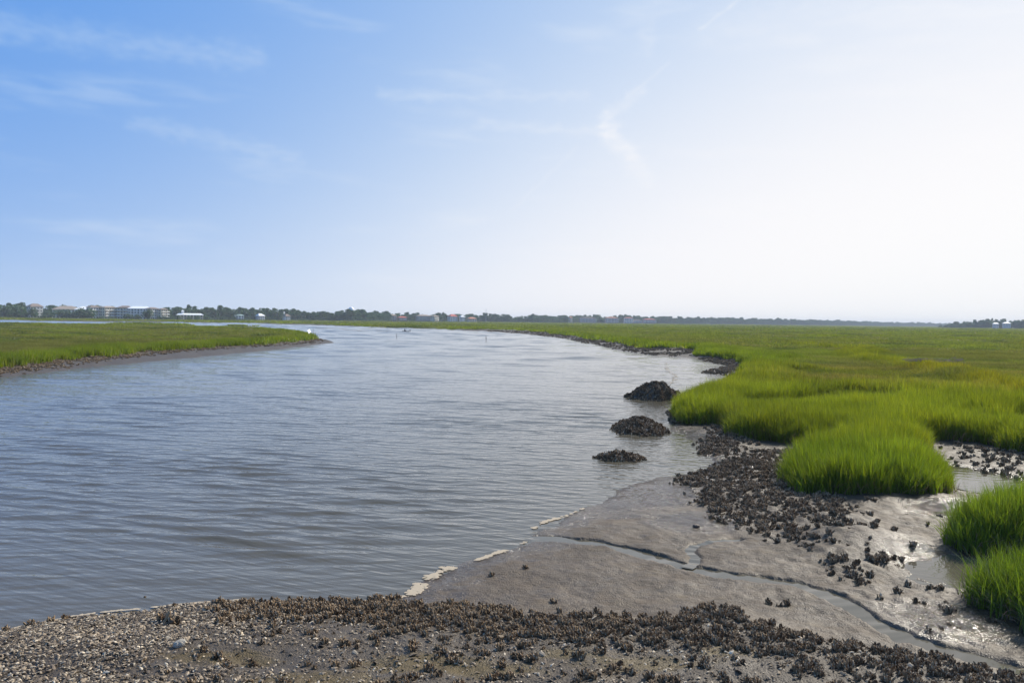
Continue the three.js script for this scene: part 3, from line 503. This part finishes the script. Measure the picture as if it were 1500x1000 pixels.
// drift wrack lying in the grass
{
  const R = rng(81), L = []; for (let i = 0; i < 60; i++) { const g = new THREE.CylinderGeometry(0.015, 0.02, 0.4 + R() * 0.7, 5); g.rotateZ(Math.PI / 2 + (R() - 0.5) * 0.5); g.rotateY((R() - 0.5) * 1.4); g.translate((R() - 0.5) * 5, 0.75 + R() * 0.3, (R() - 0.5) * 0.9); L.push(g); }
  const m = lone('drift_wrack', merged(L), std(0.24, 0.19, 0.14, 0.9), 'tangle of pale drift stalks lying in the yellow grass ridge', 'drift wrack'); m.position.set(35.3, groundHeight(35.3, -66.8), -66.8);
}
// a rounded brown stone on the flat, a pale slab among the shells
{
  const g = new THREE.IcosahedronGeometry(1, 3), p = g.attributes.position; for (let i = 0; i < p.count; i++) { const k = 1 + 0.12 * noiseA(p.getX(i) * 1.3, p.getZ(i) * 1.3 + p.getY(i)); p.setXYZ(i, p.getX(i) * k, p.getY(i) * k, p.getZ(i) * k); } g.computeVertexNormals();
  const s = lone('stone', g, std(0.09, 0.055, 0.035, 0.5, { bumpMap: mudBump, bumpScale: 0.01 }), 'rounded reddish brown stone alone on the wet mud flat', 'stone'); s.position.set(4.04, groundHeight(4.04, -17.12) + 0.015, -17.12); s.scale.set(0.08, 0.05, 0.06);
  const g2 = g.clone(); const q = lone('oyster_slab', g2, std(0.52, 0.46, 0.37, 0.8, { bumpMap: mudBump, bumpScale: 0.02 }), 'pale chunk of cemented shell beside the ochre puddle', 'shell slab'); q.position.set(-4.28, groundHeight(-4.28, -10.25) + 0.03, -10.25); q.rotation.set(0.2, 0.6, 0.15); q.scale.set(0.085, 0.05, 0.055);
}

// ---------------------------------------------------------------- trees on the far shore
console.log('trees');
function crownGeo(seed, lobes, leaf, per, shape) { // leaf clumps spread through a few uneven lobes, unit size (height 1, half width ~0.5)
  const R = rng(seed), P = [], C = [], v = new THREE.Vector3(), a = new THREE.Vector3(), b = new THREE.Vector3();
  const L = []; for (let i = 0; i < lobes; i++) { const t = R(), an = R() * 6.283; L.push(shape === 'pine' ? [Math.cos(an) * 0.26 * R(), 0.62 + 0.33 * t, Math.sin(an) * 0.26 * R(), 0.15 + 0.1 * R(), 0.08 + 0.05 * R()] : [Math.cos(an) * 0.30 * (1 - 0.5 * t), 0.22 + 0.56 * t, Math.sin(an) * 0.30 * (1 - 0.5 * t), 0.2 + 0.13 * R(), 0.16 + 0.1 * R()]); }
  for (const [x, y, z, rx, ry] of L) {
    const tone = 0.75 + 0.5 * R();
    for (let k = 0; k < per; k++) {
      v.randomDirection = null; const th = R() * 6.283, u = R() * 2 - 1, s = Math.sqrt(1 - u * u), q = 0.6 + 0.45 * R(), px = x + Math.cos(th) * s * rx * q, py = y + u * ry * q, pz = z + Math.sin(th) * s * rx * q, e = leaf * (0.6 + 0.8 * R());
      a.set(R() - 0.5, R() - 0.5, R() - 0.5).normalize(); b.set(R() - 0.5, R() - 0.5, R() - 0.5).cross(a).normalize();
      P.push(px + a.x * e, py + a.y * e, pz + a.z * e, px - a.x * e * 0.6 + b.x * e, py - a.y * e * 0.6 + b.y * e, pz - a.z * e * 0.6 + b.z * e, px - a.x * e * 0.6 - b.x * e, py - a.y * e * 0.6 - b.y * e, pz - a.z * e * 0.6 - b.z * e);
      const m = tone * (0.8 + 0.4 * R()); for (let n = 0; n < 3; n++) C.push(0.046 * m, 0.105 * m, 0.036 * m);
    }
  }
  const g = new THREE.BufferGeometry(); g.setAttribute('position', new THREE.Float32BufferAttribute(P, 3)); g.setAttribute('color', new THREE.Float32BufferAttribute(C, 3)); g.computeVertexNormals(); return g;
}
function trunkGeo(seed, shape) { const R = rng(seed), L = [new THREE.CylinderGeometry(0.014, 0.026, 0.72, 6).translate(0, 0.36, 0)]; for (let i = 0; i < 4; i++) { const g = new THREE.CylinderGeometry(0.005, 0.011, 0.3, 4); g.translate(0, 0.15, 0); g.rotateZ(0.7 + 0.5 * R()); g.rotateY(i * 1.57 + R()); g.translate(0, (shape === 'pine' ? 0.55 : 0.25) + 0.12 * R(), 0); L.push(g); } return merged(L); }
const crownMat = new THREE.MeshPhysicalMaterial({ color: 0xffffff, vertexColors: true, roughness: 1, transmission: 0.4, thickness: 0, side: THREE.DoubleSide });
const barkMat = std(0.09, 0.07, 0.055, 0.95);
const crowns = [crownGeo(201, 9, 0.055, 60, 'oak'), crownGeo(202, 11, 0.05, 55, 'oak'), crownGeo(203, 8, 0.045, 60, 'pine'), crownGeo(204, 10, 0.05, 60, 'oak'), crownGeo(205, 10, 0.04, 60, 'pine')];
const trunks = ['oak', 'oak', 'pine', 'oak', 'pine'].map((s, i) => trunkGeo(300 + i, s));
function tree(kind, x, z, h, halfWidth, turn, label, group, name = ['oak_tree', 'oak_tree', 'pine_tree', 'oak_tree', 'pine_tree'][kind]) { const t = thing(name, label, 'tree', [x, 0.5, z], turn, group); mesh('crown', crowns[kind], crownMat, t); mesh('trunk', trunks[kind], barkMat, t); t.scale.set(halfWidth * 2, h, halfWidth * 2); return t; }
{
  const R = rng(91);
  for (const [x, z, h, w] of [[-543, -850, 14.4, 8.7], [-538, -862, 15.3, 8.9], [-524, -850, 13.9, 8.7], [-519, -860, 11.4, 5.9]]) tree(R() < 0.5 ? 0 : 1, x, z, h * 1.15, w, R() * 6, 'leafy green tree in the grove beside the gabled cream house', 'grove beside the gabled house');
  for (const [x, z, h, w] of [[-496, -850, 8.5, 6.6], [-494, -840, 4.2, 4.3], [-485, -850, 9.3, 6.6], [-476, -850, 8.9, 6.6], [-466, -850, 8.3, 5.8]]) tree(R() < 0.5 ? 1 : 3, x, z, h * 1.2, w * 1.1, R() * 6, 'round green tree between the gabled house and the white roofed block', 'trees before the tan roofed block');
  for (const [x, z, h, w] of [[-458, -850, 11.7, 7.3], [-452, -855, 11.6, 6.6], [-463, -853, 10.8, 6]]) tree(0, x, z, h * 1.15, w * 1.1, R() * 6, 'dense dark tree hiding the white roofed apartment block', 'dark trees before the white roof');
  for (const [x, z, h, w] of [[-392, -850, 10.4, 3.8], [-387, -850, 12.2, 3.8]]) tree(1, x, z, h * 1.1, w * 1.15, R() * 6, 'slim mid green tree against the white apartment wall', 'slim trees at the white wall');
  for (const [x, z, h, w] of [[-438, -850, 3.2, 3.6], [-412, -850, 5.8, 3.6], [-407, -850, 4.4, 4.4], [-399, -850, 5.3, 4.4], [-377, -850, 4.1, 2.9], [-371, -850, 4.2, 2.9], [-365, -850, 5.0, 3.6], [-377, -900, 5.1, 4.6], [-367, -900, 4.4, 3.9], [-358, -900, 5.3, 4.6], [-428, -850, 3, 4], [-346, -900, 5.0, 4.6]]) tree(3, x, z, h * 1.2, w * 1.15, R() * 6, 'low round bush like tree at the foot of the apartment blocks', 'low trees at the foot of the blocks');
}
// treeline: where the wood stands (x, z, height), a row of single trees in front and a mass behind
const LINE = [[-1100, -950, 16], [-640, -900, 17], [-545, -925, 16.5], [-430, -975, 15.5], [-412, -1000, 18.5], [-390, -1030, 18], [-331, -1100, 16.6], [-267, -1150, 15.5], [-239, -1150, 17.6], [-222, -1180, 16.6], [-205, -1330, 15.5], [-181, -1400, 16], [-69, -1600, 16.8], [42, -1650, 17.6], [120, -1800, 18], [162, -1900, 20], [256, -2000, 21], [471, -2200, 20.4], [749, -2500, 22], [1079, -2800, 20.5], [1602, -3400, 18], [2200, -3850, 18], [3300, -4300, 18]];
{
  const R = rng(95), mass = [[], [], [], [], []]; let count = 0;
  for (let i = 1; i < LINE.length; i++) {
    const [x0, z0, h0] = LINE[i - 1], [x1, z1, h1] = LINE[i], len = Math.hypot(x1 - x0, z1 - z0), zd = -(z0 + z1) / 2, step = zd < 1250 ? 5.2 : 7, n = Math.round(len / step);
    const hz = Math.atan2((x0 + x1) / 2, zd) / RAD;
    for (let k = 0; k < n; k++) {
      const t = (k + 0.8 * R()) / n, x = mix(x0, x1, t), z = mix(z0, z1, t), h = mix(h0, h1, t) * (0.78 + 0.2 * fbm(x * 0.02, z * 0.02, 2) + 0.22 * R()), w = (4.2 + 2.4 * R()) * (zd > 1700 ? 1.3 : 1), kind = R() < 0.62 ? (R() < 0.5 ? 0 : R() < 0.5 ? 1 : 3) : (R() < 0.5 ? 2 : 4), turn = R() * 6.283;
      const single = zd < 1660 && Math.abs(hz) < 33 && x > -420 && R() < (zd < 1300 ? 0.6 : 0.32);
      if (single) { count++; tree(kind, x, z, h, w, turn, zd < 1200 ? 'tree in the dark shoreline wood beyond the white roofed cottages' : 'tree in the hazy shoreline wood around the tan and red roofed houses', zd < 1200 ? 'trees of the nearer wood' : 'trees of the hazy wood'); }
      else mass[kind].push({ p: [x, 0.5, z], turn, s: [w * 2, h, w * 2] });
      for (let b = 0; b < 2; b++) { const back = 8 + 45 * R(), k2 = Math.floor(R() * 5), hb = h * (0.86 + 0.2 * R()), L = Math.hypot(x, z); mass[k2].push({ p: [x + x / L * back + (R() - 0.5) * 8, 0.5, z + z / L * back], turn: R() * 6.28, s: [w * 2.1, hb, w * 2.1] }); }
      for (let b = 0; b < 2; b++) { const kb = b ? 1 : 3, L = Math.hypot(x, z); mass[kb].push({ p: [x - x / L * (b ? -70 : 4) + (R() - 0.5) * 6, 0.2, z - z / L * (b ? -70 : 4)], turn: R() * 6.28, s: b ? [15, h * 0.8, 15] : [7 + 4 * R(), 3.5 + 4 * R(), 7 + 4 * R()] }); } // shrubs at the wood's foot
    }
  }
  const wood = thing('distant_wood', 'continuous hazy blue green wood lining the far shore', null); wood.userData.kind = 'stuff';
  mass.forEach((l, i) => { instanced('crowns', crowns[i], crownMat, l, wood).userData.kind = 'stuff'; if (i === 2 || i === 4) instanced('trunks', trunks[i], barkMat, l.slice(0, 300), wood).userData.kind = 'stuff'; });
  // the nearer wood at the other end of the marsh
  const near = [[], [], [], [], []];
  for (let k = 0; k < 420; k++) { const t = R(), x = mix(905, 1500, t ** 1.6), z = mix(-1640, -1150, t ** 0.9) - 60 * R(), h = mix(6.5, 18, smooth(0, 0.18, t)) * (0.7 + 0.4 * R()), w = 4 + 3 * R(), kind = R() < 0.6 ? 0 : R() < 0.5 ? 2 : 1; near[kind].push({ p: [x, 0.5, z], turn: R() * 6.28, s: [w * 2, h, w * 2] }); }
  const wood2 = thing('distant_wood', 'bluish wood rising at the end of the marsh under the white sky', null); wood2.userData.kind = 'stuff';
  near.forEach((l, i) => { if (l.length) instanced('crowns', crowns[i], crownMat, l, wood2).userData.kind = 'stuff'; });
  tree(4, 893, -1480, 18.8, 3, 1, 'lone tall pine standing above the bluish wood', undefined);
  console.log('single trees', count, 'mass', mass.map(l => l.length));
}

// ---------------------------------------------------------------- buildings
console.log('buildings');
const glassMat = new THREE.MeshPhysicalMaterial({ color: new THREE.Color().setRGB(0.05, 0.06, 0.075), roughness: 0.1 });
const trimMat = std(0.72, 0.70, 0.66, 0.7);
const WALL = { cream: std(0.70, 0.61, 0.45, 0.85), white: std(0.74, 0.71, 0.66, 0.85), tan: std(0.50, 0.40, 0.31, 0.85), peach: std(0.72, 0.57, 0.42, 0.85), grey: std(0.42, 0.44, 0.46, 0.85), rose: std(0.50, 0.38, 0.36, 0.85) };
const ROOF = { brown: std(0.20, 0.155, 0.13, 0.9), white: std(0.78, 0.78, 0.77, 0.5), red: std(0.42, 0.10, 0.08, 0.85), orange: std(0.45, 0.18, 0.10, 0.85), tan: std(0.30, 0.24, 0.19, 0.9), green: std(0.36, 0.46, 0.42, 0.6) };
function hipRoof(w, d, h, ridge) { const a = w / 2, b = d / 2, r = ridge * a; const v = [[-a, 0, b], [a, 0, b], [a, 0, -b], [-a, 0, -b], [-r, h, 0], [r, h, 0]], f = [[0, 1, 5], [0, 5, 4], [1, 2, 5], [2, 3, 4], [2, 4, 5], [3, 0, 4], [0, 3, 2], [0, 2, 1]], P = []; for (const t of f) for (const k of t) P.push(...v[k]); const g = new THREE.BufferGeometry(); g.setAttribute('position', new THREE.Float32BufferAttribute(P, 3)); g.computeVertexNormals(); return g; }
const paneGeo = box(1, 1, 0.16), sideGeo = box(0.16, 1, 1);
function building(name, label, category, { x, z, turn = 0, w, d, floors, fh = 3.1, wall, roof, rh = 2.6, ridge = 0.4, cols, side = 2, balcony = true, group, y = 0.4 }) {
  const o = thing(name, label, category, [x, y, z], turn, group), H = floors * fh + 0.6;
  mesh('wall', box(w, H, d, 0, H / 2, 0), WALL[wall], o);
  const rf = mesh('roof', merged([hipRoof(w + 1.4, d + 1.4, rh, ridge), box(w + 1.4, 0.3, d + 1.4, 0, -0.152, 0)].map(g => { g.deleteAttribute('uv'); return g; })), ROOF[roof], o); rf.position.y = H + 0.31;
  for (let f = 0; f < floors; f++) {
    const yc = 0.6 + f * fh + 1.35;
    for (let c = 0; c < cols; c++) { const m = mesh('window', paneGeo, glassMat, o); m.position.set((c + 0.5) / cols * w - w / 2, yc, d / 2); m.scale.set(w / cols * 0.52, 1.75, 1); }
    for (let c = 0; c < side; c++) for (const s of [-1, 1]) { const m = mesh('window', sideGeo, glassMat, o); m.position.set(s * w / 2, yc, (c + 0.5) / side * d - d / 2); m.scale.set(1, 1.6, d / side * 0.4); }
    if (balcony && f) for (let c = 0; c < cols; c += 2) { const bw = w / cols * 1.5, m = mesh('balcony', merged([box(bw, 0.22, 1.6, 0, 0, 0.8), box(bw, 0.95, 0.12, 0, 0.585, 1.54)]), trimMat, o); m.position.set((c + 0.8) / cols * w - w / 2, 0.6 + f * fh, d / 2); }
  }
  return o;
}
const T = a => a * RAD;
building('cream_house', 'gabled cream house with brown roof standing above the tree grove', 'house', { x: -531, z: -885, turn: T(52), w: 13, d: 9, floors: 4, wall: 'white', roof: 'brown', rh: 3.2, cols: 4 });
building('apartment_block', 'broad apartment block with tan hipped roof mostly hidden by trees', 'apartments', { x: -507, z: -905, turn: T(20), w: 27, d: 14, floors: 3, fh: 3.3, wall: 'cream', roof: 'tan', rh: 3.8, cols: 7 });
building('apartment_block', 'apartment block with bright white roof behind the dark trees', 'apartments', { x: -480, z: -895, turn: T(24), w: 21, d: 12, floors: 3, fh: 3.3, wall: 'white', roof: 'white', rh: 3.4, ridge: 0.3, cols: 6 });
building('apartment_block', 'white four storey block with balconies beside the dark trees', 'apartments', { x: -463, z: -880, turn: T(60), w: 12, d: 8, floors: 4, wall: 'white', roof: 'brown', rh: 1.6, cols: 4 });
building('apartment_block', 'cream four storey block with rows of balconies', 'apartments', { x: -449, z: -884, turn: T(62), w: 14, d: 8, floors: 4, wall: 'cream', roof: 'tan', rh: 1.4, cols: 5 });
building('apartment_block', 'cream block with brown hipped roof next to the balcony block', 'apartments', { x: -434, z: -893, turn: T(14), w: 15, d: 11, floors: 4, wall: 'cream', roof: 'brown', rh: 2.2, cols: 5 });
building('apartment_block', 'long white block under a bright white pitched roof', 'apartments', { x: -417, z: -890, turn: T(12), w: 22, d: 11, floors: 4, fh: 2.9, wall: 'white', roof: 'white', rh: 2.6, ridge: 0.6, cols: 7 });
building('apartment_block', 'white and cream block at the end of the apartment row', 'apartments', { x: -399, z: -882, turn: T(60), w: 11, d: 8, floors: 4, fh: 2.9, wall: 'white', roof: 'brown', rh: 1.5, cols: 4 });
building('apartment_block', 'narrow cream end block beside the low peach building', 'apartments', { x: -388.5, z: -884, turn: T(60), w: 8, d: 6, floors: 4, fh: 2.75, wall: 'cream', roof: 'brown', rh: 1.3, cols: 3, side: 1 });
{
  const o = building('low_building', 'long low peach building with small cupola among shrubs', 'building', { x: -387, z: -955, turn: T(25), w: 29, d: 12, floors: 2, fh: 2.7, wall: 'peach', roof: 'tan', rh: 1.8, ridge: 0.8, cols: 8, balcony: false });
  const c = mesh('cupola', box(3, 4, 3, -8, 8.6, 0), WALL.white, o); const r = mesh('cupola_roof', hipRoof(3.8, 3.8, 1.6, 0), ROOF.white, c); r.position.set(-8, 10.61, 0);
  o.children.find(c => c.name === 'roof').material = ROOF.white;
}
building('low_building', 'low building with pale green roof among the shoreline trees', 'building', { x: -368, z: -1058, turn: T(20), w: 21, d: 10, floors: 2, fh: 2.8, wall: 'white', roof: 'green', rh: 2.4, cols: 6, balcony: false });
building('cottage', 'white cottage with pitched white roof set into the dark wood', 'house', { x: -341, z: -1075, turn: T(50), w: 9, d: 9, floors: 2, fh: 2.8, wall: 'white', roof: 'white', rh: 3, cols: 3, balcony: false });
building('cottage', 'small white cottage beyond the pitched roof one in the wood', 'house', { x: -308, z: -1085, turn: T(50), w: 7, d: 7, floors: 2, fh: 2.9, wall: 'white', roof: 'brown', rh: 2.6, cols: 2, balcony: false });
building('hazy_apartments', 'tan three storey block in the hazy wood, with brown roof', 'apartments', { x: -203, z: -1335, turn: T(40), w: 15, d: 10, floors: 3, fh: 3.2, wall: 'tan', roof: 'tan', rh: 2, cols: 4 });
building('hazy_apartments', 'low reddish roofed block beside the tan three storey block', 'apartments', { x: -185, z: -1335, turn: T(30), w: 14, d: 9, floors: 2, fh: 3.1, wall: 'tan', roof: 'red', rh: 2, cols: 4 });
building('hazy_apartments', 'long tan block with many balconies in the hazy wood', 'apartments', { x: -149, z: -1335, turn: T(25), w: 24, d: 11, floors: 3, fh: 3.1, wall: 'tan', roof: 'tan', rh: 2.2, cols: 8 });
building('hazy_apartments', 'cream end block adjoining the long tan block', 'apartments', { x: -130, z: -1332, turn: T(60), w: 12, d: 8, floors: 3, fh: 3, wall: 'cream', roof: 'tan', rh: 1.6, cols: 4 });
building('red_roofed_house', 'house with bright red roof showing above the hazy wood', 'house', { x: -112, z: -1490, turn: T(40), w: 16, d: 10, floors: 3, fh: 3.3, wall: 'white', roof: 'red', rh: 4, cols: 4, balcony: false });
building('cottage', 'white roofed house between the red and orange roofs', 'house', { x: -94, z: -1490, turn: T(30), w: 9, d: 8, floors: 3, fh: 3, wall: 'white', roof: 'white', rh: 2.4, cols: 3, balcony: false });
building('red_roofed_house', 'low house with orange red roof at the hazy wood edge', 'house', { x: -74, z: -1450, turn: T(30), w: 15, d: 9, floors: 2, fh: 3, wall: 'peach', roof: 'orange', rh: 2.6, cols: 4, balcony: false });
building('hazy_apartments', 'narrow peach tower block at the edge of the blue wood', 'apartments', { x: 131, z: -1790, turn: T(40), w: 7, d: 6, floors: 4, fh: 3, wall: 'peach', roof: 'orange', rh: 1.5, cols: 2 });
building('hazy_apartments', 'long dull rose block with brown roof before the blue wood', 'apartments', { x: 174, z: -1845, turn: T(8), w: 36, d: 12, floors: 4, fh: 3, wall: 'rose', roof: 'brown', rh: 1.4, cols: 9 });
building('hazy_apartments', 'four storey rose block with orange roof before the blue wood', 'apartments', { x: 230, z: -1845, turn: T(8), w: 28, d: 12, floors: 4, fh: 3.1, wall: 'rose', roof: 'orange', rh: 2, cols: 7 });
building('hazy_apartments', 'pale square block standing between the rose blocks', 'apartments', { x: 269, z: -1845, turn: T(4), w: 19, d: 12, floors: 4, fh: 3.2, wall: 'white', roof: 'red', rh: 1.4, cols: 5 });
building('hazy_apartments', 'low rose block linking the pale square block', 'apartments', { x: 290, z: -1850, turn: T(4), w: 17, d: 10, floors: 3, fh: 2.8, wall: 'rose', roof: 'brown', rh: 1.2, cols: 5 });
building('hazy_apartments', 'rose block with red roof, last of the hazy row', 'apartments', { x: 317, z: -1845, turn: T(4), w: 28, d: 12, floors: 3, fh: 3.2, wall: 'rose', roof: 'red', rh: 2, cols: 7 });
building('hillside_house', 'pale roofed house half hidden in the bluish wood beside the tall pine', 'house', { x: 896, z: -1475, turn: T(-20), w: 9, d: 8, floors: 3, fh: 2.8, wall: 'white', roof: 'white', rh: 2, cols: 3, balcony: false });
building('hillside_house', 'larger pale roofed house with flat eaves in the bluish wood', 'house', { x: 904, z: -1455, turn: T(-20), w: 12, d: 8, floors: 3, fh: 3.1, wall: 'white', roof: 'white', rh: 2.2, cols: 4, balcony: false });
{ // white dome above the wood, mast, both behind the trees
  const t = thing('water_tower', 'pale rounded tank dome rising above the shoreline wood', 'water tower', [-240, 0.4, -1185]);
  const p = [[0, 12.5], [2.2, 12.9], [3.8, 14.4], [4.5, 16.6], [4.1, 18.8], [2.7, 20.6], [1.2, 21.5], [0, 21.8]].map(v => new THREE.Vector2(...v));
  mesh('tank', new THREE.LatheGeometry(p, 24), std(0.74, 0.75, 0.76, 0.5), t); mesh('stem', new THREE.CylinderGeometry(1.1, 1.8, 13.4, 14).translate(0, 6.6, 0), std(0.66, 0.67, 0.68, 0.6), t);
  const m = thing('radio_mast', 'thin lattice mast standing above the hazy wood', 'mast', [-53, 0.4, -1600]); const L = []; for (const [x, z] of [[-0.7, -0.5], [0.7, -0.5], [0, 0.8]]) L.push(new THREE.CylinderGeometry(0.09, 0.16, 26, 5).translate(x, 13, z));
  mesh('uprights', merged(L), std(0.3, 0.31, 0.33, 0.6), m); const B = []; for (let y = 1; y < 25; y += 2) { const g = box(1.8, 0.12, 0.12); g.rotateZ(y % 4 > 1 ? 0.9 : -0.9); g.translate(0, y + 0.5, -0.5); B.push(g); } mesh('lattice', merged(B), std(0.3, 0.31, 0.33, 0.6), m); mesh('aerial', new THREE.CylinderGeometry(0.12, 0.12, 3.5, 5).translate(0, 27.5, 0), std(0.5, 0.5, 0.5), m);
}

// ---------------------------------------------------------------- boat, sign, stakes, bird
console.log('small things');
function capsuleField(bones, res, half, centre) { // a smooth body round tapered bones: [a, b, ra, rb]
  const mc = new MarchingCubes(res, new THREE.MeshBasicMaterial(), false, false, 60000); mc.isolation = 0; mc.reset();
  const p = new THREE.Vector3(), ab = new THREE.Vector3(), q = new THREE.Vector3();
  for (let k = 0; k < res; k++) for (let j = 0; j < res; j++) for (let i = 0; i < res; i++) {
    p.set((i - res / 2) / (res / 2), (j - res / 2) / (res / 2), (k - res / 2) / (res / 2)).multiplyScalar(half).add(centre);
    let s = 0; for (const [a, b, ra, rb] of bones) { ab.subVectors(b, a); const t = clamp(q.subVectors(p, a).dot(ab) / Math.max(ab.lengthSq(), 1e-9)); s += Math.exp(-38 * (q.copy(a).addScaledVector(ab, t).distanceTo(p) - mix(ra, rb, t))); }
    mc.setCell(i, j, k, Math.log(Math.max(s, 1e-30)) / 38);
  }
  mc.update();
  const n = mc.count, P = new Float32Array(mc.positionArray.slice(0, n * 3)), g = new THREE.BufferGeometry();
  for (let i = 0; i < n; i++) { P[i * 3] = P[i * 3] * half + centre.x; P[i * 3 + 1] = P[i * 3 + 1] * half + centre.y; P[i * 3 + 2] = P[i * 3 + 2] * half + centre.z; }
  g.setAttribute('position', new THREE.BufferAttribute(P, 3)); g.computeVertexNormals(); return g;
}
const V = (x, y, z) => new THREE.Vector3(x, y, z);
{
  const b = thing('skiff', 'small dark skiff with outboard motor floating in the creek bend', 'boat', [-37.9, 0, -284.8], T(6));
  // hull: lofted sections bow (-x) to stern (+x)
  const S = [[-1.55, 0.02, 0.34, 0.42], [-1.2, 0.34, 0.02, 0.38], [-0.6, 0.56, -0.12, 0.34], [0.2, 0.64, -0.15, 0.32], [1.05, 0.62, -0.14, 0.32]], P = [], I = [];
  for (const [x, w, bot, top] of S) for (const [u, v] of [[-1, 1], [-0.86, 0.35], [-0.5, 0], [0.5, 0], [0.86, 0.35], [1, 1], [0.9, 0.99], [0.76, 0.36], [0.44, 0.12], [-0.44, 0.12], [-0.76, 0.36], [-0.9, 0.99]]) P.push(x, bot + (top - bot) * v, u * w);
  for (let s = 0; s < 4; s++) for (let k = 0; k < 12; k++) { const a = s * 12 + k, c = s * 12 + (k + 1) % 12; I.push(a, c, a + 12, c, c + 12, a + 12); }
  for (let k = 1; k < 11; k++) I.push(48, 48 + k, 48 + k + 1);
  const g = new THREE.BufferGeometry(); g.setAttribute('position', new THREE.Float32BufferAttribute(P, 3)); g.setIndex(I); const h = g.toNonIndexed(); h.computeVertexNormals();
  mesh('hull', h, std(0.03, 0.04, 0.075, 0.4, { side: THREE.DoubleSide }), b);
  mesh('thwart', box(0.26, 0.04, 1.05, -0.55, 0.26, 0), std(0.2, 0.17, 0.13), b); mesh('thwart', box(0.26, 0.04, 1.15, 0.5, 0.26, 0), std(0.2, 0.17, 0.13), b);
  const m = mesh('outboard_motor', merged([box(0.34, 0.42, 0.3, 1.32, 0.62, 0), box(0.14, 0.75, 0.12, 1.3, 0.12, 0), box(0.3, 0.05, 0.05, 1.02, 0.7, 0)]), std(0.02, 0.022, 0.03, 0.35), b); m.rotation.z = -0.05;
  const body = capsuleField([[V(0, 0.28, 0), V(0, 0.62, 0), 0.16, 0.18], [V(0, 0.62, 0), V(0.03, 0.78, 0), 0.17, 0.07], [V(0.05, 0.88, 0), V(0.05, 0.95, 0), 0.1, 0.095], [V(0, 0.66, 0.18), V(0.14, 0.42, 0.24), 0.07, 0.055], [V(0.14, 0.42, 0.24), V(0.36, 0.42, 0.14), 0.05, 0.04], [V(0, 0.66, -0.18), V(0.14, 0.42, -0.24), 0.07, 0.055], [V(0.14, 0.42, -0.24), V(0.36, 0.42, -0.14), 0.05, 0.04], [V(0, 0.24, 0.1), V(0.4, 0.24, 0.13), 0.1, 0.07], [V(0.4, 0.24, 0.13), V(0.44, -0.08, 0.13), 0.065, 0.05], [V(0, 0.24, -0.1), V(0.4, 0.24, -0.13), 0.1, 0.07], [V(0.4, 0.24, -0.13), V(0.44, -0.08, -0.13), 0.065, 0.05]], 44, 0.72, V(0.12, 0.45, 0));
  const p = thing('person', 'person in dark clothing sitting hunched in the small skiff', 'person', [-38.45, 0.14, -284.75], T(6));
  mesh('body', body, std(0.03, 0.035, 0.055, 0.9), p); mesh('face', new THREE.SphereGeometry(0.085, 12, 10).scale(0.9, 1.1, 0.9).translate(0.09, 0.92, 0), std(0.42, 0.27, 0.2, 0.7), p); mesh('cap', merged([new THREE.SphereGeometry(0.115, 12, 6, 0, 6.283, 0, 1.6).translate(0.05, 0.95, 0), new THREE.CylinderGeometry(0.1, 0.1, 0.015, 12).translate(0.14, 0.96, 0)]), std(0.05, 0.05, 0.07, 0.9), p);
}
{
  const s = thing('marker_sign', 'white tilted marker board on a thin post at the marsh point', 'sign', [-44.46, groundHeight(-44.46, -173.9), -173.9], T(62));
  mesh('post', new THREE.CylinderGeometry(0.05, 0.06, 1.5, 8).translate(0, 0.6, 0), std(0.5, 0.47, 0.42, 0.9), s);
  const b = mesh('board', box(0.95, 0.8, 0.03), std(0.85, 0.85, 0.84, 0.5), s); b.position.set(0, 1.2, 0.08); b.rotation.z = 0.42; b.rotation.x = -0.25;
}
const stake = (label, x, z, h, lean, cross) => { const t = thing('stake', label, 'stake', [x, -0.3, z]); mesh('pole', new THREE.CylinderGeometry(0.045, 0.06, h + 0.3, 7).translate(0, (h + 0.3) / 2, 0), std(0.1, 0.085, 0.07, 0.9), t); if (cross) mesh('collar', new THREE.CylinderGeometry(0.085, 0.085, 0.3, 7).translate(0, (h + 0.3) * 0.62, 0), std(0.08, 0.07, 0.06, 0.9), t); t.rotation.z = lean; };
stake('dark slender stake with thick collar standing in open water', -5.7, -175, 1.15, 0.02, true);
stake('plain thin stake in open water before the small skiff', -28.6, -197, 1.0, -0.02);
stake('thin dark stake beyond the marsh point and its white board', -62.3, -249, 1.3, 0.01);
{
  const g = capsuleField([[V(-0.14, 0.1, 0), V(0.12, 0.1, 0), 0.07, 0.1], [V(0.12, 0.12, 0), V(0.17, 0.27, 0), 0.05, 0.035], [V(0.17, 0.28, 0), V(0.24, 0.28, 0), 0.045, 0.015], [V(-0.14, 0.12, 0), V(-0.3, 0.16, 0), 0.05, 0.015]], 36, 0.42, V(0, 0.15, 0));
  const d = lone('water_bird', g, std(0.05, 0.05, 0.05, 0.8), 'small dark water bird swimming near the far creek bank', 'bird'); d.position.set(-34.6, -0.02, -327.3); d.scale.setScalar(1.6);
}
renderer.render(scene, camera);
